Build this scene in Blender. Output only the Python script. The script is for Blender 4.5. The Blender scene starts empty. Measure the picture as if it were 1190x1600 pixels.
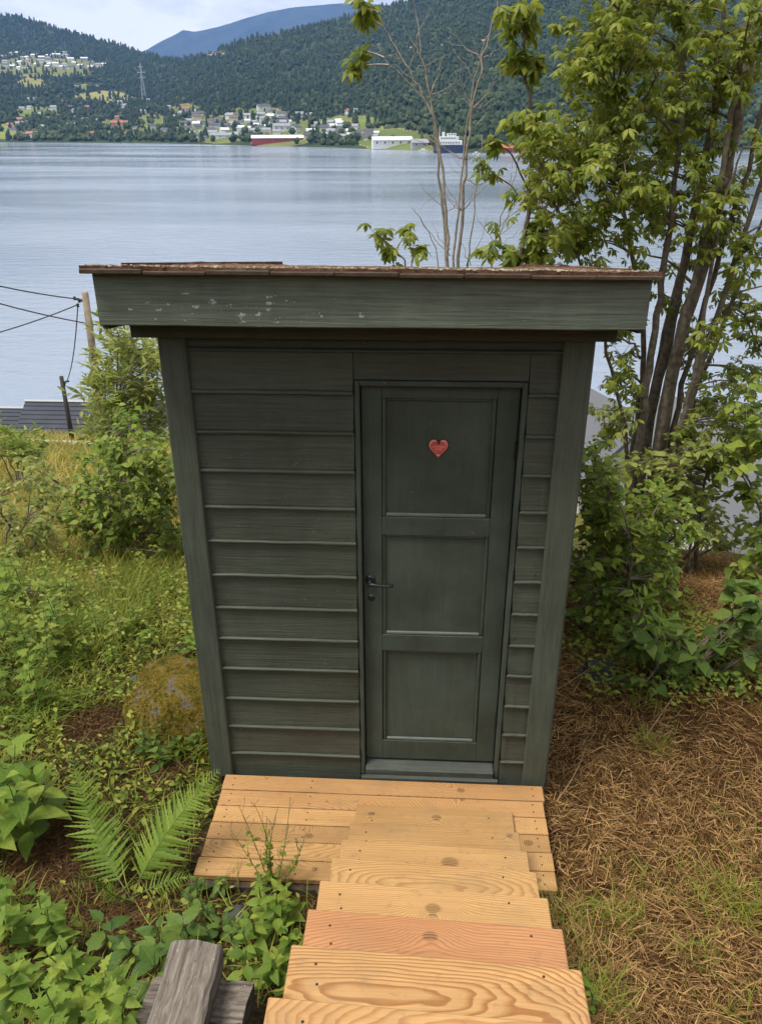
import bpy, math, random
import numpy as np
from mathutils import Matrix, Vector
rng = np.random.default_rng(11)
random.seed(11)
S = bpy.context.scene
C = S.collection

# ------------------------------------------------------------------ camera
FPX, PITCH, YAW, ROLL = 1258.0, 0.448557554, -0.0542574988, -0.00369118441
CAM = np.array([0.985466389, -2.95254539, 2.80287996])
_f = np.array([math.sin(YAW) * math.cos(PITCH), math.cos(YAW) * math.cos(PITCH), -math.sin(PITCH)])
_r = np.array([math.cos(YAW), -math.sin(YAW), 0.0])
_u = np.cross(_r, _f)
RT = _r * math.cos(ROLL) + _u * math.sin(ROLL)
UP = -_r * math.sin(ROLL) + _u * math.cos(ROLL)
FW = _f
cam_d = bpy.data.cameras.new('camera')
cam_d.sensor_fit = 'VERTICAL'
cam_d.sensor_height = 24.0
cam_d.lens = FPX / 1600.0 * 24.0
cam_d.clip_start = 0.05
cam_d.clip_end = 60000.0
cam = bpy.data.objects.new('camera', cam_d)
cam.matrix_world = Matrix(((RT[0], UP[0], -FW[0], CAM[0]), (RT[1], UP[1], -FW[1], CAM[1]), (RT[2], UP[2], -FW[2], CAM[2]), (0, 0, 0, 1)))
C.objects.link(cam)
S.camera = cam

# ------------------------------------------------------------------ node helper
def node(nt, typ, props=None, **ins):
    n = nt.nodes.new(typ)
    for k, v in (props or {}).items():
        setattr(n, k, v)
    for k, v in ins.items():
        key = int(k[1:]) if k[0] == 'i' and k[1:].isdigit() else k.replace('_', ' ')
        s = n.inputs[key]
        if isinstance(v, bpy.types.NodeSocket):
            nt.links.new(v, s)
        else:
            s.default_value = v
    return n

def ramp(nt, fac, stops, interp='LINEAR'):
    n = nt.nodes.new('ShaderNodeValToRGB')
    n.color_ramp.interpolation = interp
    e = n.color_ramp.elements
    while len(e) < len(stops):
        e.new(0.5)
    for k, (p, c) in enumerate(stops):
        e[k].position = p
        e[k].color = (c[0], c[1], c[2], 1) if not isinstance(c, (int, float)) else (c, c, c, 1)
    nt.links.new(fac, n.inputs[0])
    return n.outputs[0]

def math_n(nt, op, a, b=0.0, c=0.0, clamp=False):
    n = node(nt, 'ShaderNodeMath', {'operation': op, 'use_clamp': clamp}, i0=a, i1=b, i2=c)
    return n.outputs[0]

def mixc(nt, fac, a, b, mode='MIX'):
    n = nt.nodes.new('ShaderNodeMix')
    n.data_type = 'RGBA'
    n.blend_type = mode
    for k, v in ((0, fac), (6, a), (7, b)):
        if isinstance(v, bpy.types.NodeSocket):
            nt.links.new(v, n.inputs[k])
        elif k == 0:
            n.inputs[k].default_value = v
        else:
            n.inputs[k].default_value = (v[0], v[1], v[2], 1)
    return n.outputs[2]

# ------------------------------------------------------------------ world, sun, exposure
SUN_EL, SUN_AZ = math.radians(65), math.radians(238)      # compass azimuth: 0 = +y, 90 = +x
W = bpy.data.worlds.new('World')
S.world = W
W.use_nodes = True
nt = W.node_tree
nt.nodes.clear()
sky = node(nt, 'ShaderNodeTexSky', {'sky_type': 'NISHITA', 'sun_disc': False, 'sun_elevation': SUN_EL, 'sun_rotation': SUN_AZ, 'altitude': 50.0})
tc = node(nt, 'ShaderNodeTexCoord')
mp = node(nt, 'ShaderNodeMapping', None, Vector=tc.outputs['Generated'], Scale=(1.0, 1.0, 3.2))
n1 = node(nt, 'ShaderNodeTexNoise', None, Vector=mp.outputs[0], Scale=2.6, Detail=7.0, Roughness=0.55, Distortion=0.25)
n2 = node(nt, 'ShaderNodeTexNoise', None, Vector=mp.outputs[0], Scale=7.0, Detail=6.0, Roughness=0.6, Distortion=0.3)
cl = math_n(nt, 'ADD', math_n(nt, 'MULTIPLY', n1.outputs[0], 0.65), math_n(nt, 'MULTIPLY', n2.outputs[0], 0.35))
ccol = ramp(nt, cl, [(0.40, (4.0, 4.05, 4.2)), (0.47, (5.5, 5.45, 5.35)), (0.55, (7.9, 7.7, 7.35))])
wcol = mixc(nt, 0.92, sky.outputs[0], ccol)
bg = node(nt, 'ShaderNodeBackground', None, Color=wcol, Strength=0.064)
out = node(nt, 'ShaderNodeOutputWorld', None, Surface=bg.outputs[0])
sd = bpy.data.lights.new('sun', 'SUN')
sd.energy = 1.5
sd.angle = math.radians(20)
sd.color = (1.0, 0.95, 0.87)
sun = bpy.data.objects.new('sun', sd)
sdir = Vector((math.sin(SUN_AZ) * math.cos(SUN_EL), math.cos(SUN_AZ) * math.cos(SUN_EL), math.sin(SUN_EL)))
sun.rotation_euler = sdir.to_track_quat('Z', 'Y').to_euler()
C.objects.link(sun)
vs = S.view_settings
vs.view_transform = 'Standard'
vs.look = 'None'
vs.exposure = 1.66
vs.gamma = 1.0
S.render.engine = 'CYCLES'
S.cycles.use_denoising = True
S.cycles.max_bounces = 6
S.cycles.transparent_max_bounces = 8
S.cycles.volume_bounces = 0

# ------------------------------------------------------------------ survey helpers (sight lines of the photograph -> places)
def ray(u, v):
    return FW + RT * (u - 595) / FPX + UP * (800 - v) / FPX
def P(u, v, y):
    d = ray(u, v)
    return CAM + d * (y - CAM[1]) / d[1]
def to_px(p):
    d = np.asarray(p) - CAM
    z = d @ FW
    return 595 + FPX * (d @ RT) / z, 800 - FPX * (d @ UP) / z
def sstep(a, b, x):
    t = np.clip((x - a) / (b - a), 0, 1)
    return t * t * (3 - 2 * t)
def vnoise(x, y, seed=0):
    x = np.asarray(x, float); y = np.asarray(y, float)
    xi = np.floor(x).astype(np.int64); yi = np.floor(y).astype(np.int64)
    xf = x - xi; yf = y - yi
    def h(a, b):
        n = (a * 374761393 + b * 668265263 + seed * 974634777) & 0xffffffff
        n = ((n ^ (n >> 13)) * 1274126177) & 0xffffffff
        return ((n ^ (n >> 16)) & 0xffff) / 65535.0
    u = xf * xf * (3 - 2 * xf); v = yf * yf * (3 - 2 * yf)
    return (h(xi, yi) * (1 - u) + h(xi + 1, yi) * u) * (1 - v) + (h(xi, yi + 1) * (1 - u) + h(xi + 1, yi + 1) * u) * v
def fbm(x, y, seed=0, o=4):
    s = 0; a = 0.5
    for k in range(o):
        s = s + a * (vnoise(x * 2 ** k, y * 2 ** k, seed + k) - 0.5); a *= 0.5
    return s

# ------------------------------------------------------------------ mesh helpers
def mesh_from(name, V, T, mats, var=None, smooth=False, mi=None):
    V = np.ascontiguousarray(V, np.float32); T = np.ascontiguousarray(T, np.int32)
    m = bpy.data.meshes.new(name)
    m.vertices.add(len(V)); m.vertices.foreach_set('co', V.ravel())
    m.loops.add(T.size); m.loops.foreach_set('vertex_index', T.ravel())
    m.polygons.add(len(T))
    m.polygons.foreach_set('loop_start', np.arange(0, T.size, T.shape[1], dtype=np.int32))
    m.polygons.foreach_set('use_smooth', np.full(len(T), bool(smooth)))
    for k in (mats if isinstance(mats, (list, tuple)) else [mats]):
        m.materials.append(k)
    if mi is not None:
        m.polygons.foreach_set('material_index', np.ascontiguousarray(mi, np.int32))
    if var is not None:
        a = m.attributes.new('var', 'FLOAT', 'POINT'); a.data.foreach_set('value', np.ascontiguousarray(var, np.float32))
    m.update(calc_edges=True)
    return m

class Soup:
    def __init__(s): s.V = []; s.T = []; s.A = []; s.n = 0
    def add(s, V, T, var=0.5):
        V = np.asarray(V, float); T = np.asarray(T, int)
        if T.shape[1] == 4:
            T = np.concatenate([T[:, [0, 1, 2]], T[:, [0, 2, 3]]])
        s.V.append(V); s.T.append(T + s.n); s.A.append(np.full(len(V), var) if np.isscalar(var) else np.asarray(var)); s.n += len(V)
        return s
    def inst(s, V, T, M, L, var):                # V (n,3), T tris, M (k,3,3) columns = axes, L (k,3), var (k,)
        k = len(M)
        if k == 0: return s
        X = np.einsum('kij,nj->kni', M, V) + L[:, None, :]
        TT = (T[None] + (np.arange(k) * len(V))[:, None, None]).reshape(-1, 3)
        return s.add(X.reshape(-1, 3), TT, np.repeat(var, len(V)))
    def mesh(s, name, mat, smooth=False):
        return mesh_from(name, np.concatenate(s.V), np.concatenate(s.T), mat, np.concatenate(s.A), smooth)

BOXT = np.array([[0, 3, 2, 1], [4, 5, 6, 7], [0, 1, 5, 4], [1, 2, 6, 5], [2, 3, 7, 6], [3, 0, 4, 7]])
def boxv(a, b):
    (x0, y0, z0), (x1, y1, z1) = a, b
    return np.array([[x0, y0, z0], [x1, y0, z0], [x1, y1, z0], [x0, y1, z0], [x0, y0, z1], [x1, y0, z1], [x1, y1, z1], [x0, y1, z1]], float)
def box(s, a, b): return s.add(boxv(a, b), BOXT)

def bev_box(a, b, w=0.003):
    """a box with its 12 edges chamfered"""
    a = np.array(a, float); b = np.array(b, float); c = (a + b) / 2; h = (b - a) / 2
    V = []; idx = {}
    for sx in (-1, 1):
        for sy in (-1, 1):
            for sz in (-1, 1):
                sg = np.array([sx, sy, sz])
                for ax in range(3):
                    o = h - w; o = o.copy(); o[ax] = h[ax]
                    idx[(sx, sy, sz, ax)] = len(V); V.append(c + sg * o)
    F = []
    for ax in range(3):
        p, q = (ax + 1) % 3, (ax + 2) % 3
        for s in (-1, 1):
            f = []
            for (i, j) in ((-1, -1), (1, -1), (1, 1), (-1, 1)):
                k = [0, 0, 0]; k[ax] = s; k[p] = i; k[q] = j; f.append(idx[(*k, ax)])
            F.append(f if s > 0 else f[::-1])
        for i in (-1, 1):
            for j in (-1, 1):
                k0 = [0, 0, 0]; k1 = [0, 0, 0]
                k0[ax] = -1; k1[ax] = 1; k0[p] = k1[p] = i; k0[q] = k1[q] = j
                f = [idx[(*k0, p)], idx[(*k1, p)], idx[(*k1, q)], idx[(*k0, q)]]
                F.append(f[::-1] if i * j > 0 else f)
    T = []
    for f in F: T += [[f[0], f[1], f[2]], [f[0], f[2], f[3]]]
    for sx in (-1, 1):
        for sy in (-1, 1):
            for sz in (-1, 1):
                t = [idx[(sx, sy, sz, k)] for k in range(3)]
                T.append(t if sx * sy * sz > 0 else t[::-1])
    return np.array(V), np.array(T)

def tube(s, pts, rad, n=6, var=0.5, cap=True):
    pts = np.asarray(pts, float); k = len(pts)
    rad = np.full(k, rad) if np.isscalar(rad) else np.asarray(rad, float)
    d = np.gradient(pts, axis=0); d /= np.linalg.norm(d, axis=1)[:, None] + 1e-12
    ref = np.array([0.0, 0, 1]) if abs(d[0][2]) < 0.9 else np.array([1.0, 0, 0])
    V = []
    a = np.arange(n) * 2 * math.pi / n
    for i in range(k):
        x = np.cross(d[i], ref); x /= np.linalg.norm(x) + 1e-12; y = np.cross(d[i], x); ref = np.cross(x, d[i])
        ref = -ref if ref @ (np.array([0, 0, 1.0])) < -2 else ref
        V.append(pts[i] + rad[i] * (np.cos(a)[:, None] * x + np.sin(a)[:, None] * y))
    V = np.concatenate(V); T = []
    for i in range(k - 1):
        for j in range(n):
            p, q = i * n + j, i * n + (j + 1) % n
            T += [[p, q, q + n], [p, q + n, p + n]]
    if cap:
        for j in range(1, n - 1):
            T += [[0, j + 1, j], [(k - 1) * n, (k - 1) * n + j, (k - 1) * n + j + 1]]
    s.add(V, T, var)
    return s

def lathe(s, prof, n=16, loc=(0, 0, 0), axis='z'):
    prof = np.array(prof, float); a = np.arange(n) * 2 * math.pi / n
    V = np.array([[r * math.cos(t), r * math.sin(t), z] for r, z in prof for t in a])
    T = []
    for i in range(len(prof) - 1):
        for j in range(n):
            p, q = i * n + j, i * n + (j + 1) % n
            T += [[p, q, q + n], [p, q + n, p + n]]
    if axis == 'y': V = V[:, [0, 2, 1]] * np.array([1, -1, 1])
    return s.add(V + np.array(loc), T)

def ob(name, mesh, parent=None, loc=(0, 0, 0), label=None, cat=None, group=None, kind=None):
    o = bpy.data.objects.new(name, mesh)
    C.objects.link(o)
    o.location = loc
    if parent is not None: o.parent = parent
    tag(o, label, cat, group, kind)
    return o
def tag(o, label=None, cat=None, group=None, kind=None):
    if label: o['label'] = label
    if cat: o['category'] = cat
    if group: o['group'] = group
    if kind: o['kind'] = kind
    return o
def thing(name, label, cat, loc=(0, 0, 0), group=None):
    return ob(name, None, None, loc, label, cat, group)
def mat4(M, L):
    m = Matrix.Identity(4)
    for i in range(3):
        for j in range(3): m[i][j] = M[i][j]
        m[i][3] = L[i]
    return m
def frame(d, nrm):
    """axes with y along d, z close to nrm; arrays (k,3)"""
    d = np.atleast_2d(d).astype(float); nrm = np.atleast_2d(nrm).astype(float)
    d = d / (np.linalg.norm(d, axis=1)[:, None] + 1e-9)
    x = np.cross(d, nrm); x /= np.linalg.norm(x, axis=1)[:, None] + 1e-9
    z = np.cross(x, d)
    return np.stack([x, d, z], axis=2)

# ------------------------------------------------------------------ materials
def new_mat(name):
    m = bpy.data.materials.new(name); m.use_nodes = True
    nt = m.node_tree; nt.nodes.clear()
    return m, nt
def finish(nt, surf, disp=None):
    node(nt, 'ShaderNodeOutputMaterial', None, Surface=surf)
def bump(nt, h, strength=0.3, dist=0.01):
    return node(nt, 'ShaderNodeBump', None, Strength=strength, Distance=dist, Height=h).outputs[0]
def pbsdf(nt, **k):
    return node(nt, 'ShaderNodeBsdfPrincipled', None, **k).outputs[0]

def plain(name, col, rough=0.6, metal=0.0, noise=0.0, nscale=20.0, spec=0.5):
    m, nt = new_mat(name)
    if noise:
        tc = node(nt, 'ShaderNodeTexCoord')
        n = node(nt, 'ShaderNodeTexNoise', None, Vector=tc.outputs['Object'], Scale=nscale, Detail=5.0)
        c = ramp(nt, n.outputs[0], [(0.3, tuple(x * (1 - noise) for x in col)), (0.7, tuple(min(1, x * (1 + noise)) for x in col))])
        nb = bump(nt, n.outputs[0], 0.25, 0.01)
        s = pbsdf(nt, Base_Color=c, Roughness=rough, Metallic=metal, Normal=nb, Specular_IOR_Level=spec)
    else:
        s = pbsdf(nt, Base_Color=(*col, 1), Roughness=rough, Metallic=metal, Specular_IOR_Level=spec)
    finish(nt, s)
    return m

def leaf_mat(name, dark, mid, light, trans=0.35, rough=0.45, spec=0.22):
    m, nt = new_mat(name)
    at = node(nt, 'ShaderNodeAttribute', {'attribute_name': 'var'})
    oi = node(nt, 'ShaderNodeObjectInfo')
    v = math_n(nt, 'FRACT', math_n(nt, 'ADD', at.outputs['Fac'], math_n(nt, 'MULTIPLY', oi.outputs['Random'], 0.999)))
    tc = node(nt, 'ShaderNodeTexCoord')
    nz = node(nt, 'ShaderNodeTexNoise', None, Vector=tc.outputs['Object'], Scale=9.0, Detail=3.0)
    v2 = math_n(nt, 'ADD', math_n(nt, 'MULTIPLY', v, 0.75), math_n(nt, 'MULTIPLY', nz.outputs[0], 0.25))
    c = ramp(nt, v2, [(0.05, dark), (0.45, mid), (0.9, light)])
    lc = node(nt, 'ShaderNodeSeparateXYZ', None, Vector=node(nt, 'ShaderNodeAttribute', {'attribute_name': 'leafco'}).outputs['Vector'])
    ax = math_n(nt, 'ABSOLUTE', lc.outputs[0])
    rib = math_n(nt, 'SUBTRACT', 1.0, math_n(nt, 'MULTIPLY', ax, 55.0), clamp=True)
    sv = math_n(nt, 'FRACT', math_n(nt, 'SUBTRACT', math_n(nt, 'MULTIPLY', lc.outputs[1], 8.0), math_n(nt, 'MULTIPLY', ax, 7.0)))
    sv = math_n(nt, 'SUBTRACT', 1.0, math_n(nt, 'MULTIPLY', math_n(nt, 'ABSOLUTE', math_n(nt, 'SUBTRACT', sv, 0.5)), 7.0), clamp=True)
    has = math_n(nt, 'GREATER_THAN', lc.outputs[2], 0.5)
    vein = math_n(nt, 'MULTIPLY', math_n(nt, 'MAXIMUM', rib, math_n(nt, 'MULTIPLY', sv, 0.55)), has)
    c = mixc(nt, math_n(nt, 'MULTIPLY', vein, 0.45), c, (light[0] * 1.25, light[1] * 1.2, light[2] * 1.3))
    nz2 = node(nt, 'ShaderNodeTexNoise', None, Vector=node(nt, 'ShaderNodeVectorMath', {'operation': 'ADD'}, i0=node(nt, 'ShaderNodeAttribute', {'attribute_name': 'leafco'}).outputs['Vector'], i1=node(nt, 'ShaderNodeCombineXYZ', None, X=math_n(nt, 'MULTIPLY', oi.outputs['Random'], 40.0), Y=0.0, Z=0.0).outputs[0]).outputs[0], Scale=4.0, Detail=4.0, Roughness=0.65)
    c = mixc(nt, math_n(nt, 'MULTIPLY', has, ramp(nt, nz2.outputs[0], [(0.30, 0.5), (0.48, 0.0)])), c, dark)
    c = mixc(nt, math_n(nt, 'MULTIPLY', has, ramp(nt, nz2.outputs[0], [(0.66, 0.0), (0.72, 0.75)])), c, (0.16, 0.10, 0.03))
    vb = bump(nt, math_n(nt, 'MULTIPLY', vein, -1.0), 0.35, 0.02)
    pb = node(nt, 'ShaderNodeBsdfPrincipled', None, Base_Color=c, Roughness=rough + 0.08, Specular_IOR_Level=spec, Normal=vb)
    c2 = mixc(nt, 0.5, c, (light[0] * 1.3, light[1] * 1.3, light[2] * 0.8))
    tr = node(nt, 'ShaderNodeBsdfTranslucent', None, Color=c2)
    mx = node(nt, 'ShaderNodeMixShader', None, i0=trans, i1=pb.outputs[0], i2=tr.outputs[0])
    finish(nt, mx.outputs[0])
    return m

def paint_mat(name, base, light, grain_axis='x', chips=0.0, grain=0.62):
    """old dark green paint on sawn wood, grain along one axis"""
    m, nt = new_mat(name)
    tc = node(nt, 'ShaderNodeTexCoord'); oi = node(nt, 'ShaderNodeObjectInfo')
    off = node(nt, 'ShaderNodeVectorMath', {'operation': 'SCALE'}, i0=oi.outputs['Location'], Scale=1.0)
    rv = node(nt, 'ShaderNodeCombineXYZ', None, X=math_n(nt, 'MULTIPLY', oi.outputs['Random'], 37.0), Y=math_n(nt, 'MULTIPLY', oi.outputs['Random'], 11.0), Z=0.0)
    co = node(nt, 'ShaderNodeVectorMath', {'operation': 'ADD'}, i0=tc.outputs['Object'], i1=rv.outputs[0]).outputs[0]
    sc = (2.2, 60, 60) if grain_axis == 'x' else ((60, 60, 2.2) if grain_axis == 'z' else (60, 2.2, 60))
    mp = node(nt, 'ShaderNodeMapping', None, Vector=co, Scale=sc)
    g = node(nt, 'ShaderNodeTexNoise', None, Vector=mp.outputs[0], Scale=1.6, Detail=6.0, Roughness=0.65, Distortion=0.3)
    b = node(nt, 'ShaderNodeTexNoise', None, Vector=co, Scale=3.5, Detail=6.0, Roughness=0.6)
    st = node(nt, 'ShaderNodeTexNoise', None, Vector=node(nt, 'ShaderNodeMapping', None, Vector=co, Scale=(14, 14, 1.2)).outputs[0], Scale=1.0, Detail=4.0)
    b3 = node(nt, 'ShaderNodeTexNoise', None, Vector=co, Scale=16.0, Detail=6.0, Roughness=0.7)
    f = math_n(nt, 'ADD', math_n(nt, 'MULTIPLY', g.outputs[0], grain), math_n(nt, 'ADD', math_n(nt, 'MULTIPLY', b.outputs[0], 0.82 - grain), math_n(nt, 'MULTIPLY', b3.outputs[0], 0.18)))
    f = math_n(nt, 'ADD', f, math_n(nt, 'MULTIPLY', math_n(nt, 'SUBTRACT', oi.outputs['Random'], 0.5), 0.10))
    f = math_n(nt, 'ADD', f, math_n(nt, 'MULTIPLY', math_n(nt, 'SUBTRACT', st.outputs[0], 0.5), 0.12))
    c = ramp(nt, f, [(0.30, base), (0.52, tuple((a + b2) / 2 for a, b2 in zip(base, light))), (0.72, light)])
    # small chips of bare grey wood
    ch = node(nt, 'ShaderNodeTexNoise', None, Vector=node(nt, 'ShaderNodeMapping', None, Vector=co, Scale=(38, 80, 70)).outputs[0], Scale=1.0, Detail=3.0, Roughness=0.6)
    msk = ramp(nt, ch.outputs[0], [(0.70, 0.0), (0.72, 1.0)])
    c = mixc(nt, math_n(nt, 'MULTIPLY', msk, 0.55), c, (0.20, 0.20, 0.17))
    if chips:
        sx = node(nt, 'ShaderNodeSeparateXYZ', None, Vector=tc.outputs['Object'])
        vo = node(nt, 'ShaderNodeTexVoronoi', {'feature': 'F1'}, Vector=node(nt, 'ShaderNodeMapping', None, Vector=tc.outputs['Object'], Scale=(0.6, 1, 1.5)).outputs[0], Scale=54.0, Randomness=1.0)
        vn = node(nt, 'ShaderNodeTexNoise', None, Vector=tc.outputs['Object'], Scale=130.0, Detail=2.0)
        dd = math_n(nt, 'ADD', vo.outputs['Distance'], math_n(nt, 'MULTIPLY', math_n(nt, 'SUBTRACT', vn.outputs[0], 0.5), 1.3))
        wh = node(nt, 'ShaderNodeSeparateColor', None, Color=vo.outputs['Color'])
        size = math_n(nt, 'MULTIPLY', math_n(nt, 'POWER', wh.outputs[0], 2.6), 0.46)
        spot = math_n(nt, 'LESS_THAN', dd, size)
        # flaking is worst along the lower left of this board
        zx = math_n(nt, 'SUBTRACT', 1.0, math_n(nt, 'DIVIDE', math_n(nt, 'ABSOLUTE', math_n(nt, 'SUBTRACT', sx.outputs[0], 0.52)), 0.46), clamp=True)
        zz = math_n(nt, 'SUBTRACT', 1.0, math_n(nt, 'DIVIDE', math_n(nt, 'ABSOLUTE', math_n(nt, 'SUBTRACT', sx.outputs[2], 0.045)), 0.075), clamp=True)
        reg = math_n(nt, 'GREATER_THAN', math_n(nt, 'MULTIPLY', zx, zz), math_n(nt, 'MULTIPLY', wh.outputs[1], 0.62))
        c = mixc(nt, math_n(nt, 'MULTIPLY', spot, reg), c, (0.40, 0.42, 0.38))
    hb = math_n(nt, 'ADD', math_n(nt, 'MULTIPLY', g.outputs[0], grain * 1.6), math_n(nt, 'MULTIPLY', msk, -0.5))
    nb = bump(nt, hb, 0.8, 0.005)
    finish(nt, pbsdf(nt, Base_Color=c, Roughness=ramp(nt, b.outputs[0], [(0.3, 0.5), (0.7, 0.72)]), Normal=nb, Specular_IOR_Level=0.4))
    return m

def wood_mat(name):
    """fresh pine: rings cut lengthwise, two knots, all set per board by its own properties"""
    m, nt = new_mat(name)
    tc = node(nt, 'ShaderNodeTexCoord')
    def prop(n): return node(nt, 'ShaderNodeAttribute', {'attribute_type': 'OBJECT', 'attribute_name': n}).outputs
    co = tc.outputs['Object']
    s = node(nt, 'ShaderNodeSeparateXYZ', None, Vector=co)
    x, y, z = s.outputs
    rc2 = prop('ring_count')['Fac']
    rc = node(nt, 'ShaderNodeSeparateXYZ', None, Vector=prop('ring')['Vector'])         # x0, y0, depth
    tn = node(nt, 'ShaderNodeSeparateXYZ', None, Vector=prop('tint')['Vector'])         # red, dark, seed
    sv = node(nt, 'ShaderNodeCombineXYZ', None, X=math_n(nt, 'MULTIPLY', tn.outputs[2], 3.1), Y=tn.outputs[2], Z=tn.outputs[2]).outputs[0]
    cs = node(nt, 'ShaderNodeVectorMath', {'operation': 'ADD'}, i0=co, i1=sv).outputs[0]
    wn = node(nt, 'ShaderNodeTexNoise', None, Vector=node(nt, 'ShaderNodeMapping', None, Vector=cs, Scale=(1.6, 7, 7)).outputs[0], Scale=1.5, Detail=3.0)
    wob = math_n(nt, 'MULTIPLY', math_n(nt, 'SUBTRACT', wn.outputs[0], 0.5), 0.045)
    dx = math_n(nt, 'SUBTRACT', x, rc.outputs[0]); dy = math_n(nt, 'SUBTRACT', y, rc.outputs[1])
    dep = math_n(nt, 'ADD', rc.outputs[2], math_n(nt, 'MULTIPLY', math_n(nt, 'MULTIPLY', dx, dx), 0.38))
    r = math_n(nt, 'SQRT', math_n(nt, 'ADD', math_n(nt, 'MULTIPLY', dy, dy), math_n(nt, 'MULTIPLY', dep, dep)))
    r = math_n(nt, 'ADD', r, wob)
    dark = None
    for kn in ('knot_a', 'knot_b'):
        k = node(nt, 'ShaderNodeSeparateXYZ', None, Vector=prop(kn)['Vector'])
        kx = math_n(nt, 'SUBTRACT', x, k.outputs[0]); ky = math_n(nt, 'SUBTRACT', y, k.outputs[1])
        d2 = math_n(nt, 'ADD', math_n(nt, 'MULTIPLY', math_n(nt, 'MULTIPLY', kx, kx), 0.35), math_n(nt, 'MULTIPLY', ky, ky))
        sz = math_n(nt, 'MAXIMUM', k.outputs[2], 0.001)
        q = math_n(nt, 'DIVIDE', d2, math_n(nt, 'MULTIPLY', sz, math_n(nt, 'MULTIPLY', sz, 6.0)))
        e = math_n(nt, 'POWER', 2.718, math_n(nt, 'MULTIPLY', q, -1.0))
        r = math_n(nt, 'SUBTRACT', r, math_n(nt, 'MULTIPLY', e, math_n(nt, 'MULTIPLY', sz, 2.2)))
        d3 = math_n(nt, 'SQRT', math_n(nt, 'ADD', math_n(nt, 'MULTIPLY', math_n(nt, 'MULTIPLY', kx, kx), 0.55), math_n(nt, 'MULTIPLY', ky, ky)))
        d3 = math_n(nt, 'ADD', d3, math_n(nt, 'MULTIPLY', math_n(nt, 'SUBTRACT', wn.outputs[0], 0.5), 0.01))
        kk = math_n(nt, 'SUBTRACT', 1.0, math_n(nt, 'DIVIDE', d3, sz), clamp=True)
        kk = ramp(nt, kk, [(0.0, 0.0), (0.14, 0.6), (0.35, 1.0)])
        dark = kk if dark is None else math_n(nt, 'MAXIMUM', dark, kk)
    ph = math_n(nt, 'FRACT', math_n(nt, 'MULTIPLY', r, rc2))
    late = ramp(nt, ph, [(0.0, 0.0), (0.45, 0.12), (0.82, 1.0), (0.93, 0.9), (1.0, 0.0)])
    fib = node(nt, 'ShaderNodeTexNoise', None, Vector=node(nt, 'ShaderNodeMapping', None, Vector=cs, Scale=(3, 190, 190)).outputs[0], Scale=1.0, Detail=4.0, Roughness=0.7)
    blo = node(nt, 'ShaderNodeTexNoise', None, Vector=node(nt, 'ShaderNodeMapping', None, Vector=cs, Scale=(2, 9, 9)).outputs[0], Scale=1.2, Detail=4.0)
    pale = mixc(nt, tn.outputs[0], (0.470, 0.288, 0.116), (0.46, 0.205, 0.098))
    brn = mixc(nt, tn.outputs[0], (0.27, 0.115, 0.030), (0.26, 0.072, 0.034))
    amt = math_n(nt, 'MULTIPLY', late, math_n(nt, 'ADD', tn.outputs[1], math_n(nt, 'MULTIPLY', blo.outputs[0], 0.45)), clamp=True)
    c = mixc(nt, amt, pale, brn)
    c = mixc(nt, 1.0, c, ramp(nt, fib.outputs[0], [(0.25, 0.80), (0.75, 1.10)]), 'MULTIPLY')
    c = mixc(nt, 1.0, c, ramp(nt, blo.outputs[0], [(0.25, (0.86, 0.80, 0.74)), (0.7, (1.08, 1.08, 1.08))]), 'MULTIPLY')
    c = mixc(nt, math_n(nt, 'MULTIPLY', dark, math_n(nt, 'ADD', 0.35, math_n(nt, 'MULTIPLY', late, 0.5))), c, (0.085, 0.035, 0.014))
    dn = node(nt, 'ShaderNodeTexNoise', None, Vector=cs, Scale=26.0, Detail=5.0, Roughness=0.7)
    c = mixc(nt, ramp(nt, dn.outputs[0], [(0.56, 0.0), (0.78, 0.5)]), c, (0.14, 0.09, 0.05))
    dn2 = node(nt, 'ShaderNodeTexNoise', None, Vector=cs, Scale=5.0, Detail=6.0, Roughness=0.65)
    c = mixc(nt, ramp(nt, dn2.outputs[0], [(0.52, 0.0), (0.72, 0.35)]), c, (0.20, 0.145, 0.085))
    oi2 = node(nt, 'ShaderNodeObjectInfo')
    c = mixc(nt, 1.0, c, ramp(nt, oi2.outputs['Random'], [(0.0, 0.80), (1.0, 1.06)]), 'MULTIPLY')
    nb = bump(nt, math_n(nt, 'SUBTRACT', fib.outputs[0], math_n(nt, 'MULTIPLY', late, 0.6)), 0.25, 0.0025)
    finish(nt, pbsdf(nt, Base_Color=c, Roughness=0.62, Normal=nb, Specular_IOR_Level=0.3))
    return m

M = {}
M['paint_x'] = paint_mat('green_paint_horizontal', (0.034, 0.040, 0.028), (0.094, 0.106, 0.077), 'x', 0.0, 0.5)
M['paint_z'] = paint_mat('green_paint_vertical', (0.042, 0.050, 0.036), (0.112, 0.128, 0.095), 'z')
M['paint_y'] = paint_mat('green_paint_depth', (0.031, 0.038, 0.026), (0.088, 0.102, 0.073), 'y')
M['fascia'] = paint_mat('green_paint_flaking', (0.055, 0.070, 0.050), (0.200, 0.232, 0.178), 'x', chips=1.0)
M['door'] = paint_mat('green_door_paint', (0.026, 0.036, 0.027), (0.082, 0.104, 0.080), 'z', 0.0, 0.22)
M['door_worn'] = paint_mat('green_door_paint_worn', (0.062, 0.080, 0.070), (0.19, 0.205, 0.175), 'x')
M['sill'] = paint_mat('green_sill_paint', (0.022, 0.027, 0.023), (0.080, 0.090, 0.074), 'x')
M['iron'] = plain('handle_metal', (0.045, 0.052, 0.052), 0.38, 0.8)
M['black'] = plain('black_hole', (0.006, 0.006, 0.006), 0.8)
M['pine'] = wood_mat('fresh_pine')
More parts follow.
